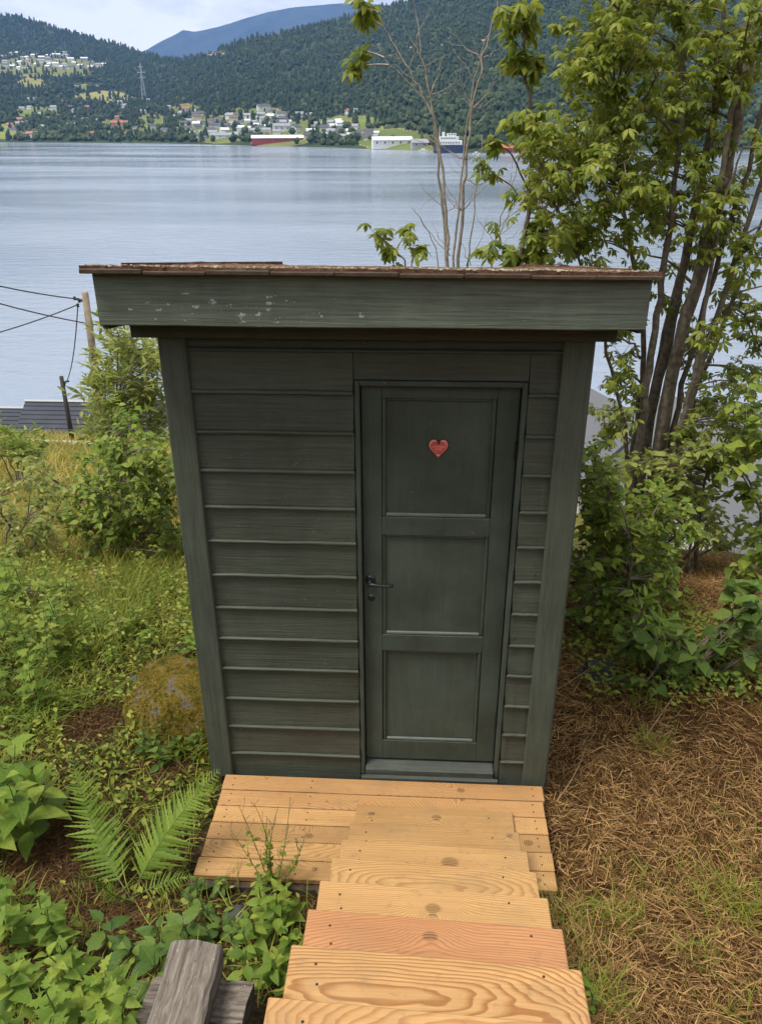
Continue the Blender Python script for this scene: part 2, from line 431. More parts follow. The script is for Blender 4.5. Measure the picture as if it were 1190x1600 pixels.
M['screw'] = plain('screw_metal', (0.05, 0.035, 0.022), 0.5, 0.6)
M['dark_wood'] = plain('damp_timber', (0.055, 0.036, 0.022), 0.85, 0, 0.4, 30)
M['bark'] = plain('tree_bark', (0.150, 0.122, 0.088), 0.9, 0, 0.5, 26)
M['bark_pale'] = plain('pale_sapling_bark', (0.30, 0.255, 0.20), 0.85, 0, 0.35, 30)
M['twig'] = plain('dry_twig', (0.22, 0.145, 0.085), 0.85, 0, 0.3, 40)
M['stem'] = plain('green_stem', (0.10, 0.13, 0.035), 0.6, 0, 0.3, 40)

# ------------------------------------------------------------------ ground (garden slope down to the fjord)
_py = np.array([-200, -60, -30, -6.0, -3.2, -2.4, -1.8, -1.2, -0.62, -0.3, 1.2, 2.4, 42.0, 62.0, 84.0, 100.0])
_pz = np.array([60, 20, 9, 2.1, 1.36, 1.12, 0.60, 0.20, -0.11, -0.13, -0.16, -0.45, -14.2, -25.0, -26.7, -31.0])
def gh(x, y):
    x = np.asarray(x, float); y = np.asarray(y, float)
    z = np.interp(y, _py, _pz)
    z = (z + np.interp(y - 0.15, _py, _pz) + np.interp(y + 0.15, _py, _pz)) / 3
    z = z - 3.4 * sstep(4.2, 8.5, y) * sstep(2.6, 5.5, x)
    z = z + 0.18 * sstep(2.0, 3.6, x) * sstep(-0.5, 1.0, y) * (1 - sstep(3.0, 6.0, y))
    amp = np.clip((np.hypot(x - 0.9, y - 0.5) - 0.9) / 3.0, 0.0, 1.0)
    off = ((x < -0.12) | (x > 1.72) | (y < -0.7))
    z = z + off * (0.06 * fbm(x * 1.3, y * 1.3, 3) + 0.09 * fbm(x * 4.2, y * 4.2, 5)) + amp * 0.35 * fbm(x * 0.45, y * 0.45, 9)
    return z
def ground_hit(u, v, tmax=160.0):
    d = ray(u, v)
    t = np.geomspace(1.0, tmax, 900)
    p = CAM[None] + d[None] * t[:, None]
    below = p[:, 2] < gh(p[:, 0], p[:, 1])
    k = int(np.argmax(below)) if below.any() else len(t) - 1
    return np.array([p[k, 0], p[k, 1], gh(p[k, 0], p[k, 1])])

def grid_axis(parts):
    return np.unique(np.concatenate([np.arange(a, b, s) for a, b, s in parts] + [[parts[-1][1]]]).round(4))
gx = grid_axis([(-160, -40, 8), (-40, -8, 1.0), (-8, -3, 0.2), (-3, 5, 0.06), (5, 12, 0.25), (12, 50, 1.5), (50, 160, 10)])
gy = grid_axis([(-200, -30, 10), (-30, -6, 1.2), (-6, -2.6, 0.2), (-2.6, 4, 0.06), (4, 14, 0.3), (14, 100, 1.2)])
X, Y = np.meshgrid(gx, gy)
Z = gh(X, Y)
def grid_tris(nr, nc):
    i = np.arange(nr * nc).reshape(nr, nc)
    return np.stack([i[:-1, :-1], i[:-1, 1:], i[1:, 1:], i[1:, :-1]], -1).reshape(-1, 4)

m, nt = new_mat('garden_ground')
tc = node(nt, 'ShaderNodeTexCoord'); at = node(nt, 'ShaderNodeAttribute', {'attribute_name': 'var'})
n1 = node(nt, 'ShaderNodeTexNoise', None, Vector=tc.outputs['Object'], Scale=2.3, Detail=8.0, Roughness=0.65)
n2 = node(nt, 'ShaderNodeTexNoise', None, Vector=tc.outputs['Object'], Scale=34.0, Detail=6.0, Roughness=0.7)
soil = ramp(nt, n2.outputs[0], [(0.28, (0.016, 0.010, 0.006)), (0.5, (0.060, 0.036, 0.019)), (0.72, (0.125, 0.082, 0.042))])
moss = ramp(nt, n2.outputs[0], [(0.3, (0.030, 0.034, 0.010)), (0.7, (0.105, 0.100, 0.026))])
near = mixc(nt, ramp(nt, n1.outputs[0], [(0.46, 0.0), (0.58, 0.85)]), soil, moss)
straw = ramp(nt, n2.outputs[0], [(0.28, (0.022, 0.011, 0.004)), (0.5, (0.085, 0.043, 0.015)), (0.72, (0.19, 0.105, 0.038))])
mead = ramp(nt, n2.outputs[0], [(0.3, (0.055, 0.062, 0.014)), (0.7, (0.19, 0.175, 0.045))])
z1 = math_n(nt, 'SUBTRACT', 1.0, math_n(nt, 'ABSOLUTE', math_n(nt, 'SUBTRACT', at.outputs['Fac'], 1.0)), clamp=True)
z2 = math_n(nt, 'SUBTRACT', at.outputs['Fac'], 1.0, clamp=True)
c = mixc(nt, z1, near, straw); c = mixc(nt, z2, c, mead)
nb = bump(nt, n2.outputs[0], 0.9, 0.05)
finish(nt, pbsdf(nt, Base_Color=c, Roughness=0.95, Normal=nb, Specular_IOR_Level=0.1))
M['ground'] = m
zone = sstep(1.0, 1.6, X) * (1 - sstep(2.2, 3.4, Y))
zone = np.maximum(zone, 2.0 * sstep(2.6, 4.5, Y))
Tq = grid_tris(len(gy), len(gx))
g = ob('ground', mesh_from('ground', np.stack([X, Y, Z], -1).reshape(-1, 3), Tq, M['ground'], zone.ravel(), True), kind='structure')

# gravel path crossing the meadow by the boathouses
gp = [ground_hit(u, v) for u, v in ((-60, 690), (0, 691), (60, 692), (110, 694), (150, 697), (200, 703))]
V = []; T = []
for k, p in enumerate(gp):
    for q in (-0.8, 0.8): V.append([p[0], p[1] + q, float(gh(p[0], p[1] + q)) + 0.14])
for k in range(len(gp) - 1): T.append([2 * k, 2 * k + 2, 2 * k + 3, 2 * k + 1])
M['gravel'] = plain('pale_gravel', (0.42, 0.39, 0.34), 0.95, 0, 0.35, 3.0)
ob('path', mesh_from('path', V, T, M['gravel']), kind='structure')

# ------------------------------------------------------------------ fjord water
ZW = -27.2
m, nt = new_mat('fjord_water')
tc = node(nt, 'ShaderNodeTexCoord')
wa = node(nt, 'ShaderNodeTexNoise', None, Vector=node(nt, 'ShaderNodeMapping', None, Vector=tc.outputs['Object'], Scale=(0.15, 0.34, 1)).outputs[0], Scale=1.0, Detail=6.0, Roughness=0.6)
wb = node(nt, 'ShaderNodeTexNoise', None, Vector=node(nt, 'ShaderNodeMapping', None, Vector=tc.outputs['Object'], Scale=(0.0020, 0.0085, 1)).outputs[0], Scale=1.0, Detail=5.0, Roughness=0.6, Distortion=0.6)
wc = node(nt, 'ShaderNodeTexNoise', None, Vector=node(nt, 'ShaderNodeMapping', None, Vector=tc.outputs['Object'], Scale=(0.9, 1.6, 1)).outputs[0], Scale=1.0, Detail=4.0, Roughness=0.6)
lane = ramp(nt, wb.outputs[0], [(0.36, 0.35), (0.60, 1.0)])
h = math_n(nt, 'ADD', math_n(nt, 'MULTIPLY', wa.outputs[0], 1.0), math_n(nt, 'MULTIPLY', wc.outputs[0], 0.22))
bn = node(nt, 'ShaderNodeBump', None, Strength=math_n(nt, 'MULTIPLY', lane, 0.34), Distance=0.9, Height=h)
col = mixc(nt, lane, (0.165, 0.21, 0.275), (0.235, 0.28, 0.35))
ws = node(nt, 'ShaderNodeBsdfPrincipled', None, Base_Color=col, Roughness=ramp(nt, wb.outputs[0], [(0.4, 0.10), (0.6, 0.22)]), IOR=1.333, Normal=bn.outputs[0])
finish(nt, ws.outputs[0])
M['water'] = m
wx = np.array([-12000, -4000, -1500, -600, 0, 600, 1500, 4000, 12000.0]); wy = np.array([-12000, -2000, 0, 60, 200, 500, 1000, 2000, 4000, 12000.0])
X2, Y2 = np.meshgrid(wx, wy)
ob('fjord', mesh_from('fjord', np.stack([X2, Y2, np.full_like(X2, ZW)], -1).reshape(-1, 3), grid_tris(len(wy), len(wx)), M['water']), kind='structure')

# ------------------------------------------------------------------ far shore: one height field, ridge and shore line surveyed by bearing
def bearing(u): d = ray(u, 194.5); return d[0] / d[1]
def sl(u, v): d = ray(u, v); return d[2] / d[1]
RIDGE = [(-500, 60, 4300), (-250, 20, 4300), (-60, 8, 4300), (0, 20, 4300), (40, 25, 4300), (75, 31, 4300), (105, 42, 4250), (150, 55, 4200), (190, 67, 4100), (235, 84, 3900), (262, 92, 3500), (300, 92, 3300),
         (335, 84, 3200), (380, 66, 3100), (420, 56, 3050), (470, 47, 3000), (520, 37, 2950), (560, 26, 2900), (610, 10, 2850), (660, -8, 2800), (720, -30, 2750), (800, -55, 2700), (900, -85, 2650), (1050, -110, 2650), (1250, -120, 2700), (1500, -90, 2800), (1900, -60, 3000)]
SHORE = [(-500, 1900), (0, 1760), (120, 1700), (250, 1610), (330, 1500), (420, 1400), (520, 1290), (620, 1150), (700, 1060), (780, 1030), (900, 1090), (1100, 1080), (1400, 1150), (1900, 1400)]
RBR = np.array([bearing(u) for u, _, _ in RIDGE]); RZH = np.array([CAM[2] + sl(u, v) * d for u, v, d in RIDGE]); RDD = np.array([d for _, _, d in RIDGE], float)
SBR = np.array([bearing(u) for u, _ in SHORE]); SDD = np.array([d for _, d in SHORE], float)
def far_h(x, y):
    a = x / np.maximum(y, 1.0)
    Ds = np.interp(a, SBR, SDD) + 60 * fbm(a * 14, a * 0 + 3.3, 21)
    Dr = np.interp(a, RBR, RDD); Zr = np.interp(a, RBR, RZH)
    t = (y - Ds) / (Dr - Ds)
    tt = np.clip(t, 0, 1)
    prof = 0.55 * tt + 0.45 * tt ** 2
    z = ZW + 1.2 + (Zr - ZW - 1.2) * prof
    z = z + tt * (1 - tt) * 4 * (70 * fbm(x / 420, y / 420, 31) + 24 * fbm(x / 130, y / 130, 35)) + 14 * sstep(0.8, 1.0, tt) * fbm(x / 160, y / 500, 37)
    z = np.where(t > 1, z - (t - 1) * 420 - 0 * t, z)
    z = np.where(t < 0, ZW + 1.2 + t * 300, z)
    return z
na, nd = 400, 180
aa = np.concatenate([np.linspace(-1.5, -0.66, 50), np.linspace(-0.65, 0.52, 300), np.linspace(0.53, 1.5, 50)]); tt = np.concatenate([np.linspace(-0.03, 0.25, 80), np.linspace(0.26, 1.0, 90), np.linspace(1.02, 1.5, 10)])
A2, T2 = np.meshgrid(aa, tt)
Ds = np.interp(A2, SBR, SDD); Dr = np.interp(A2, RBR, RDD)
FY = Ds + T2 * (Dr - Ds); FX = A2 * FY; FZ = far_h(FX, FY)
FIELDS = [(62, 175, 42, 9, 0.9), (10, 206, 26, 12, 1.0), (160, 152, 46, 10, 0.55), (50, 131, 22, 9, 0.6), (135, 136, 22, 4, 0.9), (180, 194, 22, 9, 0.8), (235, 190, 26, 12, 0.9), (225, 207, 60, 6, 0.8),
          (345, 200, 66, 22, 0.75), (400, 186, 56, 18, 0.75), (440, 202, 56, 20, 0.75), (545, 200, 60, 20, 0.75), (330, 84, 30, 4, 0.15), (880, 208, 60, 16, 0.9), (70, 105, 90, 16, 0.7), (600, 215, 90, 14, 0.8), (290, 172, 26, 10, 0.8), (434, 221, 50, 8, 0.75), (612, 229, 40, 8, 0.75), (345, 217, 34, 7, 0.75), (655, 232, 24, 6, .75)]
def field_mask(x, y, z):
    d0 = np.stack([x - CAM[0], y - CAM[1], z - CAM[2]], -1); zz = d0 @ FW
    u = 595 + FPX * (d0 @ RT) / zz; v = 800 - FPX * (d0 @ UP) / zz
    msk = np.zeros_like(x); kind = np.zeros_like(x)
    w = 0.5 * fbm(x / 60, y / 60, 51)
    for (fu, fv, ru, rv, k) in FIELDS:
        q = 1.15 - np.sqrt(((u - fu) / ru) ** 2 + ((v - fv) / rv) ** 2) + w
        q = sstep(0.0, 0.35, q)
        kind = np.where(q > msk, k, kind); msk = np.maximum(msk, q)
    # the pale cut of a road along the hillside
    vr = 66 + 7 * np.sin(u / 45.0) + (u - 600) * 0.02
    q = (np.abs(v - vr) < 2.2) & (u > 590) & (u < 800)
    msk = np.where(q, 1.0, msk); kind = np.where(q, 0.05, kind)
    return msk, kind
fm, fk = field_mask(FX, FY, FZ)
m, nt = new_mat('far_hillside')
at = node(nt, 'ShaderNodeAttribute', {'attribute_name': 'var'}); tc = node(nt, 'ShaderNodeTexCoord')
n1 = node(nt, 'ShaderNodeTexNoise', None, Vector=tc.outputs['Object'], Scale=0.012, Detail=8.0, Roughness=0.7)
forest = ramp(nt, n1.outputs[0], [(0.3, (0.018, 0.030, 0.014)), (0.7, (0.055, 0.075, 0.030))])
fcol = ramp(nt, at.outputs['Fac'], [(0.0, (0.36, 0.25, 0.17)), (0.25, (0.30, 0.20, 0.11)), (0.55, (0.26, 0.24, 0.08)), (0.8, (0.105, 0.14, 0.035)), (1.0, (0.19, 0.22, 0.05))])
isf = math_n(nt, 'GREATER_THAN', at.outputs['Fac'], -0.01)
c = mixc(nt, isf, forest, mixc(nt, 1.0, fcol, ramp(nt, n1.outputs[0], [(0.3, 0.75), (0.7, 1.15)]), 'MULTIPLY'))
finish(nt, pbsdf(nt, Base_Color=c, Roughness=0.95, Specular_IOR_Level=0.1))
M['far'] = m
ob('hill', mesh_from('hill', np.stack([FX, FY, FZ], -1).reshape(-1, 3), grid_tris(nd, na), M['far'], np.where(fm > 0.5, fk, -1.0).ravel(), True), kind='structure')

# distant mountain
MR = [(-900, 150), (-300, 120), (100, 104), (190, 92), (240, 79), (262, 66), (285, 55), (300, 47), (318, 50), (345, 44), (372, 36), (400, 27), (430, 18), (465, 11), (500, 8), (540, 5), (580, 6), (620, 9), (700, 20), (900, 60), (1300, 120), (1900, 150)]
mu = np.arange(-700, 1750, 8.0); mv = np.interp(mu, [a for a, _ in MR], [b for _, b in MR]) + 2.2 * fbm(mu / 26, mu * 0 + 7.7, 61)
mb = np.array([bearing(u) for u in mu]); DM = 12000.0
mz = np.array([CAM[2] + sl(u, v) * DM for u, v in zip(mu, mv)])
rows = np.linspace(0, 1, 26); V = []
for r in np.concatenate([rows, [1.03]]):
    y = 9000 + (DM - 9000) * r; x = mb * y
    zz = -40 + (mz + 40) * min(r, 1.0) ** 1.1 + (1 - min(r, 1)) * r * 900 * fbm(x / 900, np.full_like(x, y) / 1500, 63)
    if r > 1: zz = mz - 250
    V.append(np.stack([x, np.full_like(x, y), zz], -1))
m, nt = new_mat('far_mountain')
tc = node(nt, 'ShaderNodeTexCoord')
n1 = node(nt, 'ShaderNodeTexNoise', None, Vector=tc.outputs['Object'], Scale=0.004, Detail=9.0, Roughness=0.65)
finish(nt, pbsdf(nt, Base_Color=ramp(nt, n1.outputs[0], [(0.35, (0.022, 0.034, 0.030)), (0.65, (0.060, 0.070, 0.060))]), Roughness=0.95, Specular_IOR_Level=0.1))
ob('mountain', mesh_from('mountain', np.concatenate(V), grid_tris(len(V), len(mu)), m, None, True), kind='structure')

# haze
m, nt = new_mat('haze_air')
pv = node(nt, 'ShaderNodeVolumePrincipled', None, Color=(0.22, 0.45, 1.0, 1), Density=6.0e-5)
node(nt, 'ShaderNodeOutputMaterial', None, Volume=pv.outputs[0])
sp = Soup(); box(sp, (-14500, -12600, -60), (14500, 12500, 1750))
ob('haze', sp.mesh('haze', m), kind='stuff')

# far forest -------------------------------------------------------
def far_hit(u, v):
    d = ray(u, v)
    t = np.geomspace(900, 5200, 2600)
    p = CAM[None] + d[None] * t[:, None]
    b = p[:, 2] < far_h(p[:, 0], p[:, 1])
    k = int(np.argmax(b)) if b.any() else -1
    return np.array([p[k, 0], p[k, 1], float(far_h(p[k, 0], p[k, 1]))])

def conifer_base(n=6):
    V = [[0, 0, 1.0]]; T = []
    for r, z in ((0.12, 0.66), (0.20, 0.62), (0.15, 0.34), (0.24, 0.05)):
        a0 = rng.uniform(0, 6)
        for j in range(n):
            a = a0 * 0 + j * 2 * math.pi / n; V.append([r * math.cos(a) * rng.uniform(.8, 1.2), r * math.sin(a) * rng.uniform(.8, 1.2), z + rng.uniform(-.03, .03)])
    for j in range(n):
        k = (j + 1) % n
        T.append([0, 1 + n + j, 1 + n + k])
        T += [[1 + j, 1 + 3 * n + j, 1 + 3 * n + k], [1 + j, 1 + 3 * n + k, 1 + k]]
    return np.array(V), np.array(T)
def blob_base():
    t = (1 + 5 ** .5) / 2
    V = np.array([[-1, t, 0], [1, t, 0], [-1, -t, 0], [1, -t, 0], [0, -1, t], [0, 1, t], [0, -1, -t], [0, 1, -t], [t, 0, -1], [t, 0, 1], [-t, 0, -1], [-t, 0, 1]], float)
    T = np.array([[0, 11, 5], [0, 5, 1], [0, 1, 7], [0, 7, 10], [0, 10, 11], [1, 5, 9], [5, 11, 4], [11, 10, 2], [10, 7, 6], [7, 1, 8], [3, 9, 4], [3, 4, 2], [3, 2, 6], [3, 6, 8], [3, 8, 9], [4, 9, 5], [2, 4, 11], [6, 2, 10], [8, 6, 7], [9, 8, 1]])
    V = V / 1.9 * rng.uniform(.75, 1.2, (12, 1))
    V[:, :2] *= 0.42; V[:, 2] = V[:, 2] * 0.5 + 0.5
    return V, T
NT = 36000
ta = np.concatenate([rng.uniform(-0.62, 0.50, NT * 2), rng.uniform(-1.2, -0.62, NT // 2), rng.uniform(0.5, 1.1, NT // 2)]); tD = np.sqrt(rng.uniform(950 ** 2, 4350 ** 2, NT * 3))
tx, ty = ta * tD, tD
dsv = np.interp(ta, SBR, SDD); drv = np.interp(ta, RBR, RDD)
tz = far_h(tx, ty)
msk, _ = field_mask(tx, ty, tz)
cl_ = fbm(tx / 90, ty / 90, 71)
frac = (ty - dsv) / (drv - dsv)
keep = (ty > dsv + 12) & (ty < drv * 1.02) & (rng.uniform(size=len(tx)) > msk * 0.88) & (cl_ > -0.17 - 0.25 * sstep(0.15, 0.35, frac)) & (rng.uniform(size=len(tx)) < np.clip(1900 / ty, 0.42, 1.0))
tx, ty, tz, frac = tx[keep], ty[keep], tz[keep], frac[keep]
print('far trees', len(tx))
LEAF_FAR = leaf_mat('far_foliage', (0.024, 0.040, 0.020), (0.044, 0.066, 0.028), (0.092, 0.112, 0.040), 0.0, 0.8, 0.15)
broad = rng.uniform(size=len(tx)) < np.clip(0.75 - frac * 1.6, 0.16, 0.8)
def scale_rot(k, sxy, sz):
    a = rng.uniform(0, 2 * math.pi, k); c_, s_ = np.cos(a), np.sin(a); Z0 = np.zeros(k)
    return np.stack([np.stack([c_ * sxy, -s_ * sxy, Z0], -1), np.stack([s_ * sxy, c_ * sxy, Z0], -1), np.stack([Z0, Z0, sz], -1)], 1)
sp = Soup()
for kk in range(3):
    V, T = conifer_base(5)
    i = np.where(~broad)[0][kk::3]; hgt = rng.uniform(10, 22, len(i))
    sp.inst(V, T, scale_rot(len(i), hgt * rng.uniform(.85, 1.25, len(i)), hgt), np.stack([tx[i], ty[i], tz[i] - 1], -1), np.clip(rng.normal(0.32, 0.11, len(i)) + .5 * fbm(tx[i] / 260, ty[i] / 260, 73), 0, .95))
    V, T = blob_base()
    i = np.where(broad)[0][kk::3]; hgt = rng.uniform(7, 15, len(i))
    sp.inst(V, T, scale_rot(len(i), hgt * rng.uniform(.9, 1.4, len(i)), hgt), np.stack([tx[i], ty[i], tz[i] - 1], -1), np.clip(rng.normal(0.52, 0.16, len(i)) + .5 * fbm(tx[i] / 200, ty[i] / 200, 75), 0, .98))
ob('forest', sp.mesh('forest', LEAF_FAR), label='dense dark green forest covering the far hillsides across the fjord', cat='forest', kind='stuff')

# ------------------------------------------------------------------ outhouse
DEP = 3.05                                                     # front wall y = 0, back wall y = DEP
hut = thing('outhouse', 'small dark green wooden outhouse with lapped boards and a flat mono-pitch roof', 'outhouse', (0, 0, 0))
SLOPE = -0.152                                                 # the roof falls away from the door
def roof_z(y): return 2.345 + SLOPE * (y + 0.25)               # underside of the roof covering
ZS = [-0.072, 0.09, 0.25265, 0.41828, 0.58542, 0.74934, 0.91, 1.07209, 1.23317, 1.39224, 1.55453, 1.71655, 1.88029, 2.044]
def clap_mesh(length, hgt, mat, seed):
    """lapped board with a bead along its lower edge; runs along x from 0, faces -y"""
    r = np.random.default_rng(seed)
    pf = [(0.0, hgt + 0.008), (-0.0115, hgt + 0.008), (-0.0175, 0.0165), (-0.0135, 0.0148), (-0.0140, 0.0135), (-0.0240, 0.0120), (-0.0275, 0.0085), (-0.0275, 0.0030), (-0.0235, 0.0), (0.0, 0.0)]
    n = 7; V = []; T = []
    for i in range(n):
        x = length * i / (n - 1); w = r.normal(0, 0.0007); w2 = r.normal(0, 0.0006)
        for (yy, zz) in pf: V.append([x, yy + (w if yy < 0 else 0), zz + w2])
    k = len(pf)
    for i in range(n - 1):
        for j in range(k - 1):
            a = i * k + j; T.append([a, a + 1, a + 1 + k, a + k])
    V = np.array(V); T = np.array(T)
    T = np.concatenate([T[:, [0, 1, 2]], T[:, [0, 2, 3]]])
    caps = [[0, j + 1, j] for j in range(1, k - 1)] + [[(n - 1) * k, (n - 1) * k + j, (n - 1) * k + j + 1] for j in range(1, k - 1)]
    return mesh_from('clapboard', V, np.concatenate([T, np.array(caps)]), mat)
XL0, XL1, XR0, XR1 = 0.102, 0.7225, 1.381, 1.494
for k, z0 in enumerate(ZS[:-1]):
    h_ = ZS[k + 1] - z0
    ob('clapboard', clap_mesh(XL1 - XL0, h_, M['paint_x'], 100 + k), hut, (XL0, 0, z0 + random.uniform(-.0015, .0015)))
    ob('clapboard', clap_mesh(XR1 - XR0, h_, M['paint_x'], 200 + k), hut, (XR0, 0, z0 + random.uniform(-.0015, .0015)))
NAIL = Soup(); lathe(NAIL, [(0.0, 0.0015), (0.0022, 0.0012), (0.003, -0.002)], 7, (0, 0, 0), 'y'); NAIL = NAIL.mesh('nail', M['iron'])
for o in [c for c in hut.children if c.name.startswith('clapboard')]:
    Lc = 0.6205 if o.location.x < 0.5 else 0.113
    for fx in ((0.03, 0.31, 0.59) if Lc > .3 else (0.03, 0.085)):
        ob('nail', NAIL, o, (fx + random.uniform(-.012, .012), -0.0165, 0.034 + random.uniform(-.006, .006)))
V, T = bev_box((0, -0.0155, 0), (XR0 - XL1 - 0.004, -0.002, 0.112), 0.002)
ob('clapboard', mesh_from('clapboard', V, T, M['paint_x']), hut, (XL1 + 0.002, 0, 1.938))
ob('clapboard', clap_mesh(XR1 - XL0, 0.16, M['paint_x'], 300), hut, (XL0, 0, 2.044))
# side and back walls with the same boards
back_mesh = clap_mesh(1.40, 0.163, M['paint_x'], 401)
for k, z0 in enumerate(ZS[:-1]):
    ye = min(DEP - 0.03, -0.25 + (z0 + 0.163 + 0.06 - 2.345) / SLOPE)      # boards stop where the falling roof meets them
    if ye > 0.25:
        sm_ = clap_mesh(ye - 0.03, 0.163, M['paint_x'], 420 + k)
        o = ob('clapboard', sm_, hut, (0.02, ye, z0)); o.rotation_euler.z = -math.pi / 2
        o = ob('clapboard', sm_, hut, (1.58, 0.03, z0)); o.rotation_euler.z = math.pi / 2
    if z0 + 0.16 < roof_z(DEP) - 0.04:
        o = ob('clapboard', back_mesh, hut, (1.50, DEP, z0)); o.rotation_euler.z = math.pi
# inner shell closes the walls behind the boards
sp = Soup()
def prism_y(s, x0, x1, zb, ya, yb):
    V = [[x0, ya, zb], [x1, ya, zb], [x1, yb, zb], [x0, yb, zb], [x0, ya, roof_z(ya) - 0.03], [x1, ya, roof_z(ya) - 0.03], [x1, yb, roof_z(yb) - 0.03], [x0, yb, roof_z(yb) - 0.03]]
    s.add(V, BOXT)
prism_y(sp, 0.03, 0.06, -0.06, 0.012, DEP - 0.012)
prism_y(sp, 1.54, 1.57, -0.06, 0.012, DEP - 0.012)
prism_y(sp, 0.062, 0.7262, -0.06, 0.003, 0.030)
prism_y(sp, 1.3788, 1.538, -0.06, 0.003, 0.030)
prism_y(sp, 0.062, 1.538, -0.06, DEP - 0.030, DEP - 0.003)
box(sp, (0.7264, 0.003, 1.936), (1.3786, 0.030, 2.26))
ob('wall_frame', sp.mesh('wall_frame', M['paint_z']), hut)
# corner boards, front ones lean with the old frame
def corner_board(x0, x1, y0, y1, zb, zt, dx=0.0):
    V, T = bev_box((x0, y0, zb), (x1, y1, zt), 0.004)
    V = V.copy(); V[:, 0] += dx * (V[:, 2] - zb) / (zt - zb)
    ob('corner_board', mesh_from('corner_board', V - np.array([x0, y0, zb]), T, M['paint_z']), hut, (x0, y0, zb))
corner_board(0.0, 0.104, -0.036, -0.0008, -0.045, 2.262)
corner_board(1.492, 1.600, -0.036, -0.0008, -0.082, 2.262)
corner_board(-0.012, 0.0175, -0.0006, 0.10, -0.06, 2.25)
corner_board(1.5825, 1.612, -0.0006, 0.10, -0.06, 2.25)
corner_board(-0.012, 0.0175, DEP - 0.10, DEP + 0.03, -0.06, roof_z(DEP) - 0.05)
corner_board(1.5825, 1.612, DEP - 0.10, DEP + 0.03, -0.06, roof_z(DEP) - 0.05)

# door frame, threshold, door
sp = Soup()
for a, b in (((0.7265, -0.0185, -0.012), (0.7455, 0.05, 1.9335)), ((1.3585, -0.0185, -0.012), (1.3785, 0.05, 1.9335)), ((0.7457, -0.0183, 1.9135), (1.3583, 0.05, 1.9337))):
    V, T = bev_box(a, b, 0.003); sp.add(V, T)
ob('door_frame', sp.mesh('door_frame', M['door']), hut)
sp = Soup()
for a, b in (((0.7263, 0.0515, -0.012), (0.775, 0.064, 1.9335)), ((1.330, 0.0515, -0.012), (1.3785, 0.064, 1.9335)), ((0.7755, 0.0515, 1.890), (1.3295, 0.064, 1.9335)), ((0.7755, 0.0615, -0.012), (1.3295, 0.075, 0.09))):
    box(sp, a, b)
ob('door_stop', sp.mesh('door_stop', M['door']), hut)
V, T = bev_box((0.062, 0.082, -0.05), (1.538, DEP - 0.032, -0.02), 0.002)
ob('floor', mesh_from('floor', V, T, M['dark_wood']), hut)
sp = Soup()
V, T = bev_box((0.7485, -0.038, -0.012), (1.3555, 0.06, 0.056), 0.006); V[V[:, 1] < 0, 2] -= 0.016 * (V[V[:, 1] < 0, 2] > 0.02); sp.add(V, T)
V, T = bev_box((0.7290, -0.060, -0.030), (1.3760, -0.039, 0.010), 0.004); sp.add(V, T)
ob('threshold', sp.mesh('threshold', M['sill']), hut)
door = ob('door', None, hut, (0.750, 0.014, 0.064))
DW, DH = 1.354 - 0.750, 1.911 - 0.064
def dloc(x, z): return x - 0.750, z - 0.064
panels = [(0.828, 1.269, 1.350, 1.858), (0.828, 1.271, 0.772, 1.268), (0.830, 1.269, 0.173, 0.689)]
sp = Soup()                                                    # stiles and rails
pieces = [((0, 0), (0.078, DH)), ((0.521, 0), (DW, DH))]
prev = DH
for (x0, x1, z0, z1) in panels:
    zz = dloc(0, z1)[1]; pieces.append(((0.0785, zz), (0.5205, prev))); prev = dloc(0, z0)[1]
pieces.append(((0.0785, 0), (0.5205, prev)))
for (a, b) in pieces:
    V, T = bev_box((a[0], 0, a[1]), (b[0], 0.036, b[1]), 0.0015); sp.add(V, T)
door.data = None
fr = ob('stile_and_rail_frame', sp.mesh('stile_and_rail_frame', M['door']), door)
for k, (x0, x1, z0, z1) in enumerate(panels):
    a = dloc(x0, z0); b = dloc(x1, z1)
    V, T = bev_box((a[0] - .004, 0.016, a[1] - .004), (b[0] + .004, 0.028, b[1] + .004), 0.001)
    ob('door_panel', mesh_from('door_panel', V, T, M['door']), door)
    w = 0.016
    for (p, q, mm) in (((a[0] + w, a[1]), (b[0] - w, a[1] + 0.017), 'door_worn'), ((a[0] + w, b[1] - 0.012), (b[0] - w, b[1]), 'door'), ((a[0], a[1]), (a[0] + w - .0005, b[1]), 'door'), ((b[0] - w + .0005, a[1]), (b[0], b[1]), 'door')):
        V, T = bev_box((p[0] + .0008, 0.0035, p[1] + .0008), (q[0] - .0008, 0.0157, q[1] - .0008), 0.004)
        ob('panel_moulding', mesh_from('panel_moulding', V, T, M[mm]), door)
# handle
sp = Soup()
hx, hz = dloc(0.778, 1.052)
lathe(sp, [(0.0, 0.0), (0.0, 0.008), (0.014, 0.008), (0.021, 0.0045), (0.022, 0.0)], 18, (hx, -0.0, hz), 'y')
lathe(sp, [(0.0095, 0.0), (0.0085, 0.046), (0.0, 0.048)], 12, (hx, 0.0, hz), 'y')
tube(sp, [(hx - 0.006, -0.042, hz + 0.001), (hx + 0.012, -0.046, hz + 0.001), (hx + 0.045, -0.048, hz - 0.002), (hx + 0.078, -0.046, hz - 0.004), (hx + 0.098, -0.043, hz - 0.004)], [0.0085, 0.0088, 0.0072, 0.0070, 0.0076], 10)
ob('door_handle', sp.mesh('door_handle', M['iron'], True), door)
kx, kz = dloc(0.782, 0.960)
sp = Soup(); lathe(sp, [(0.0, 0.004), (0.012, 0.004), (0.016, 0.0)], 16, (kx, 0, kz), 'y')
ob('keyhole_plate', sp.mesh('keyhole_plate', M['iron']), door)
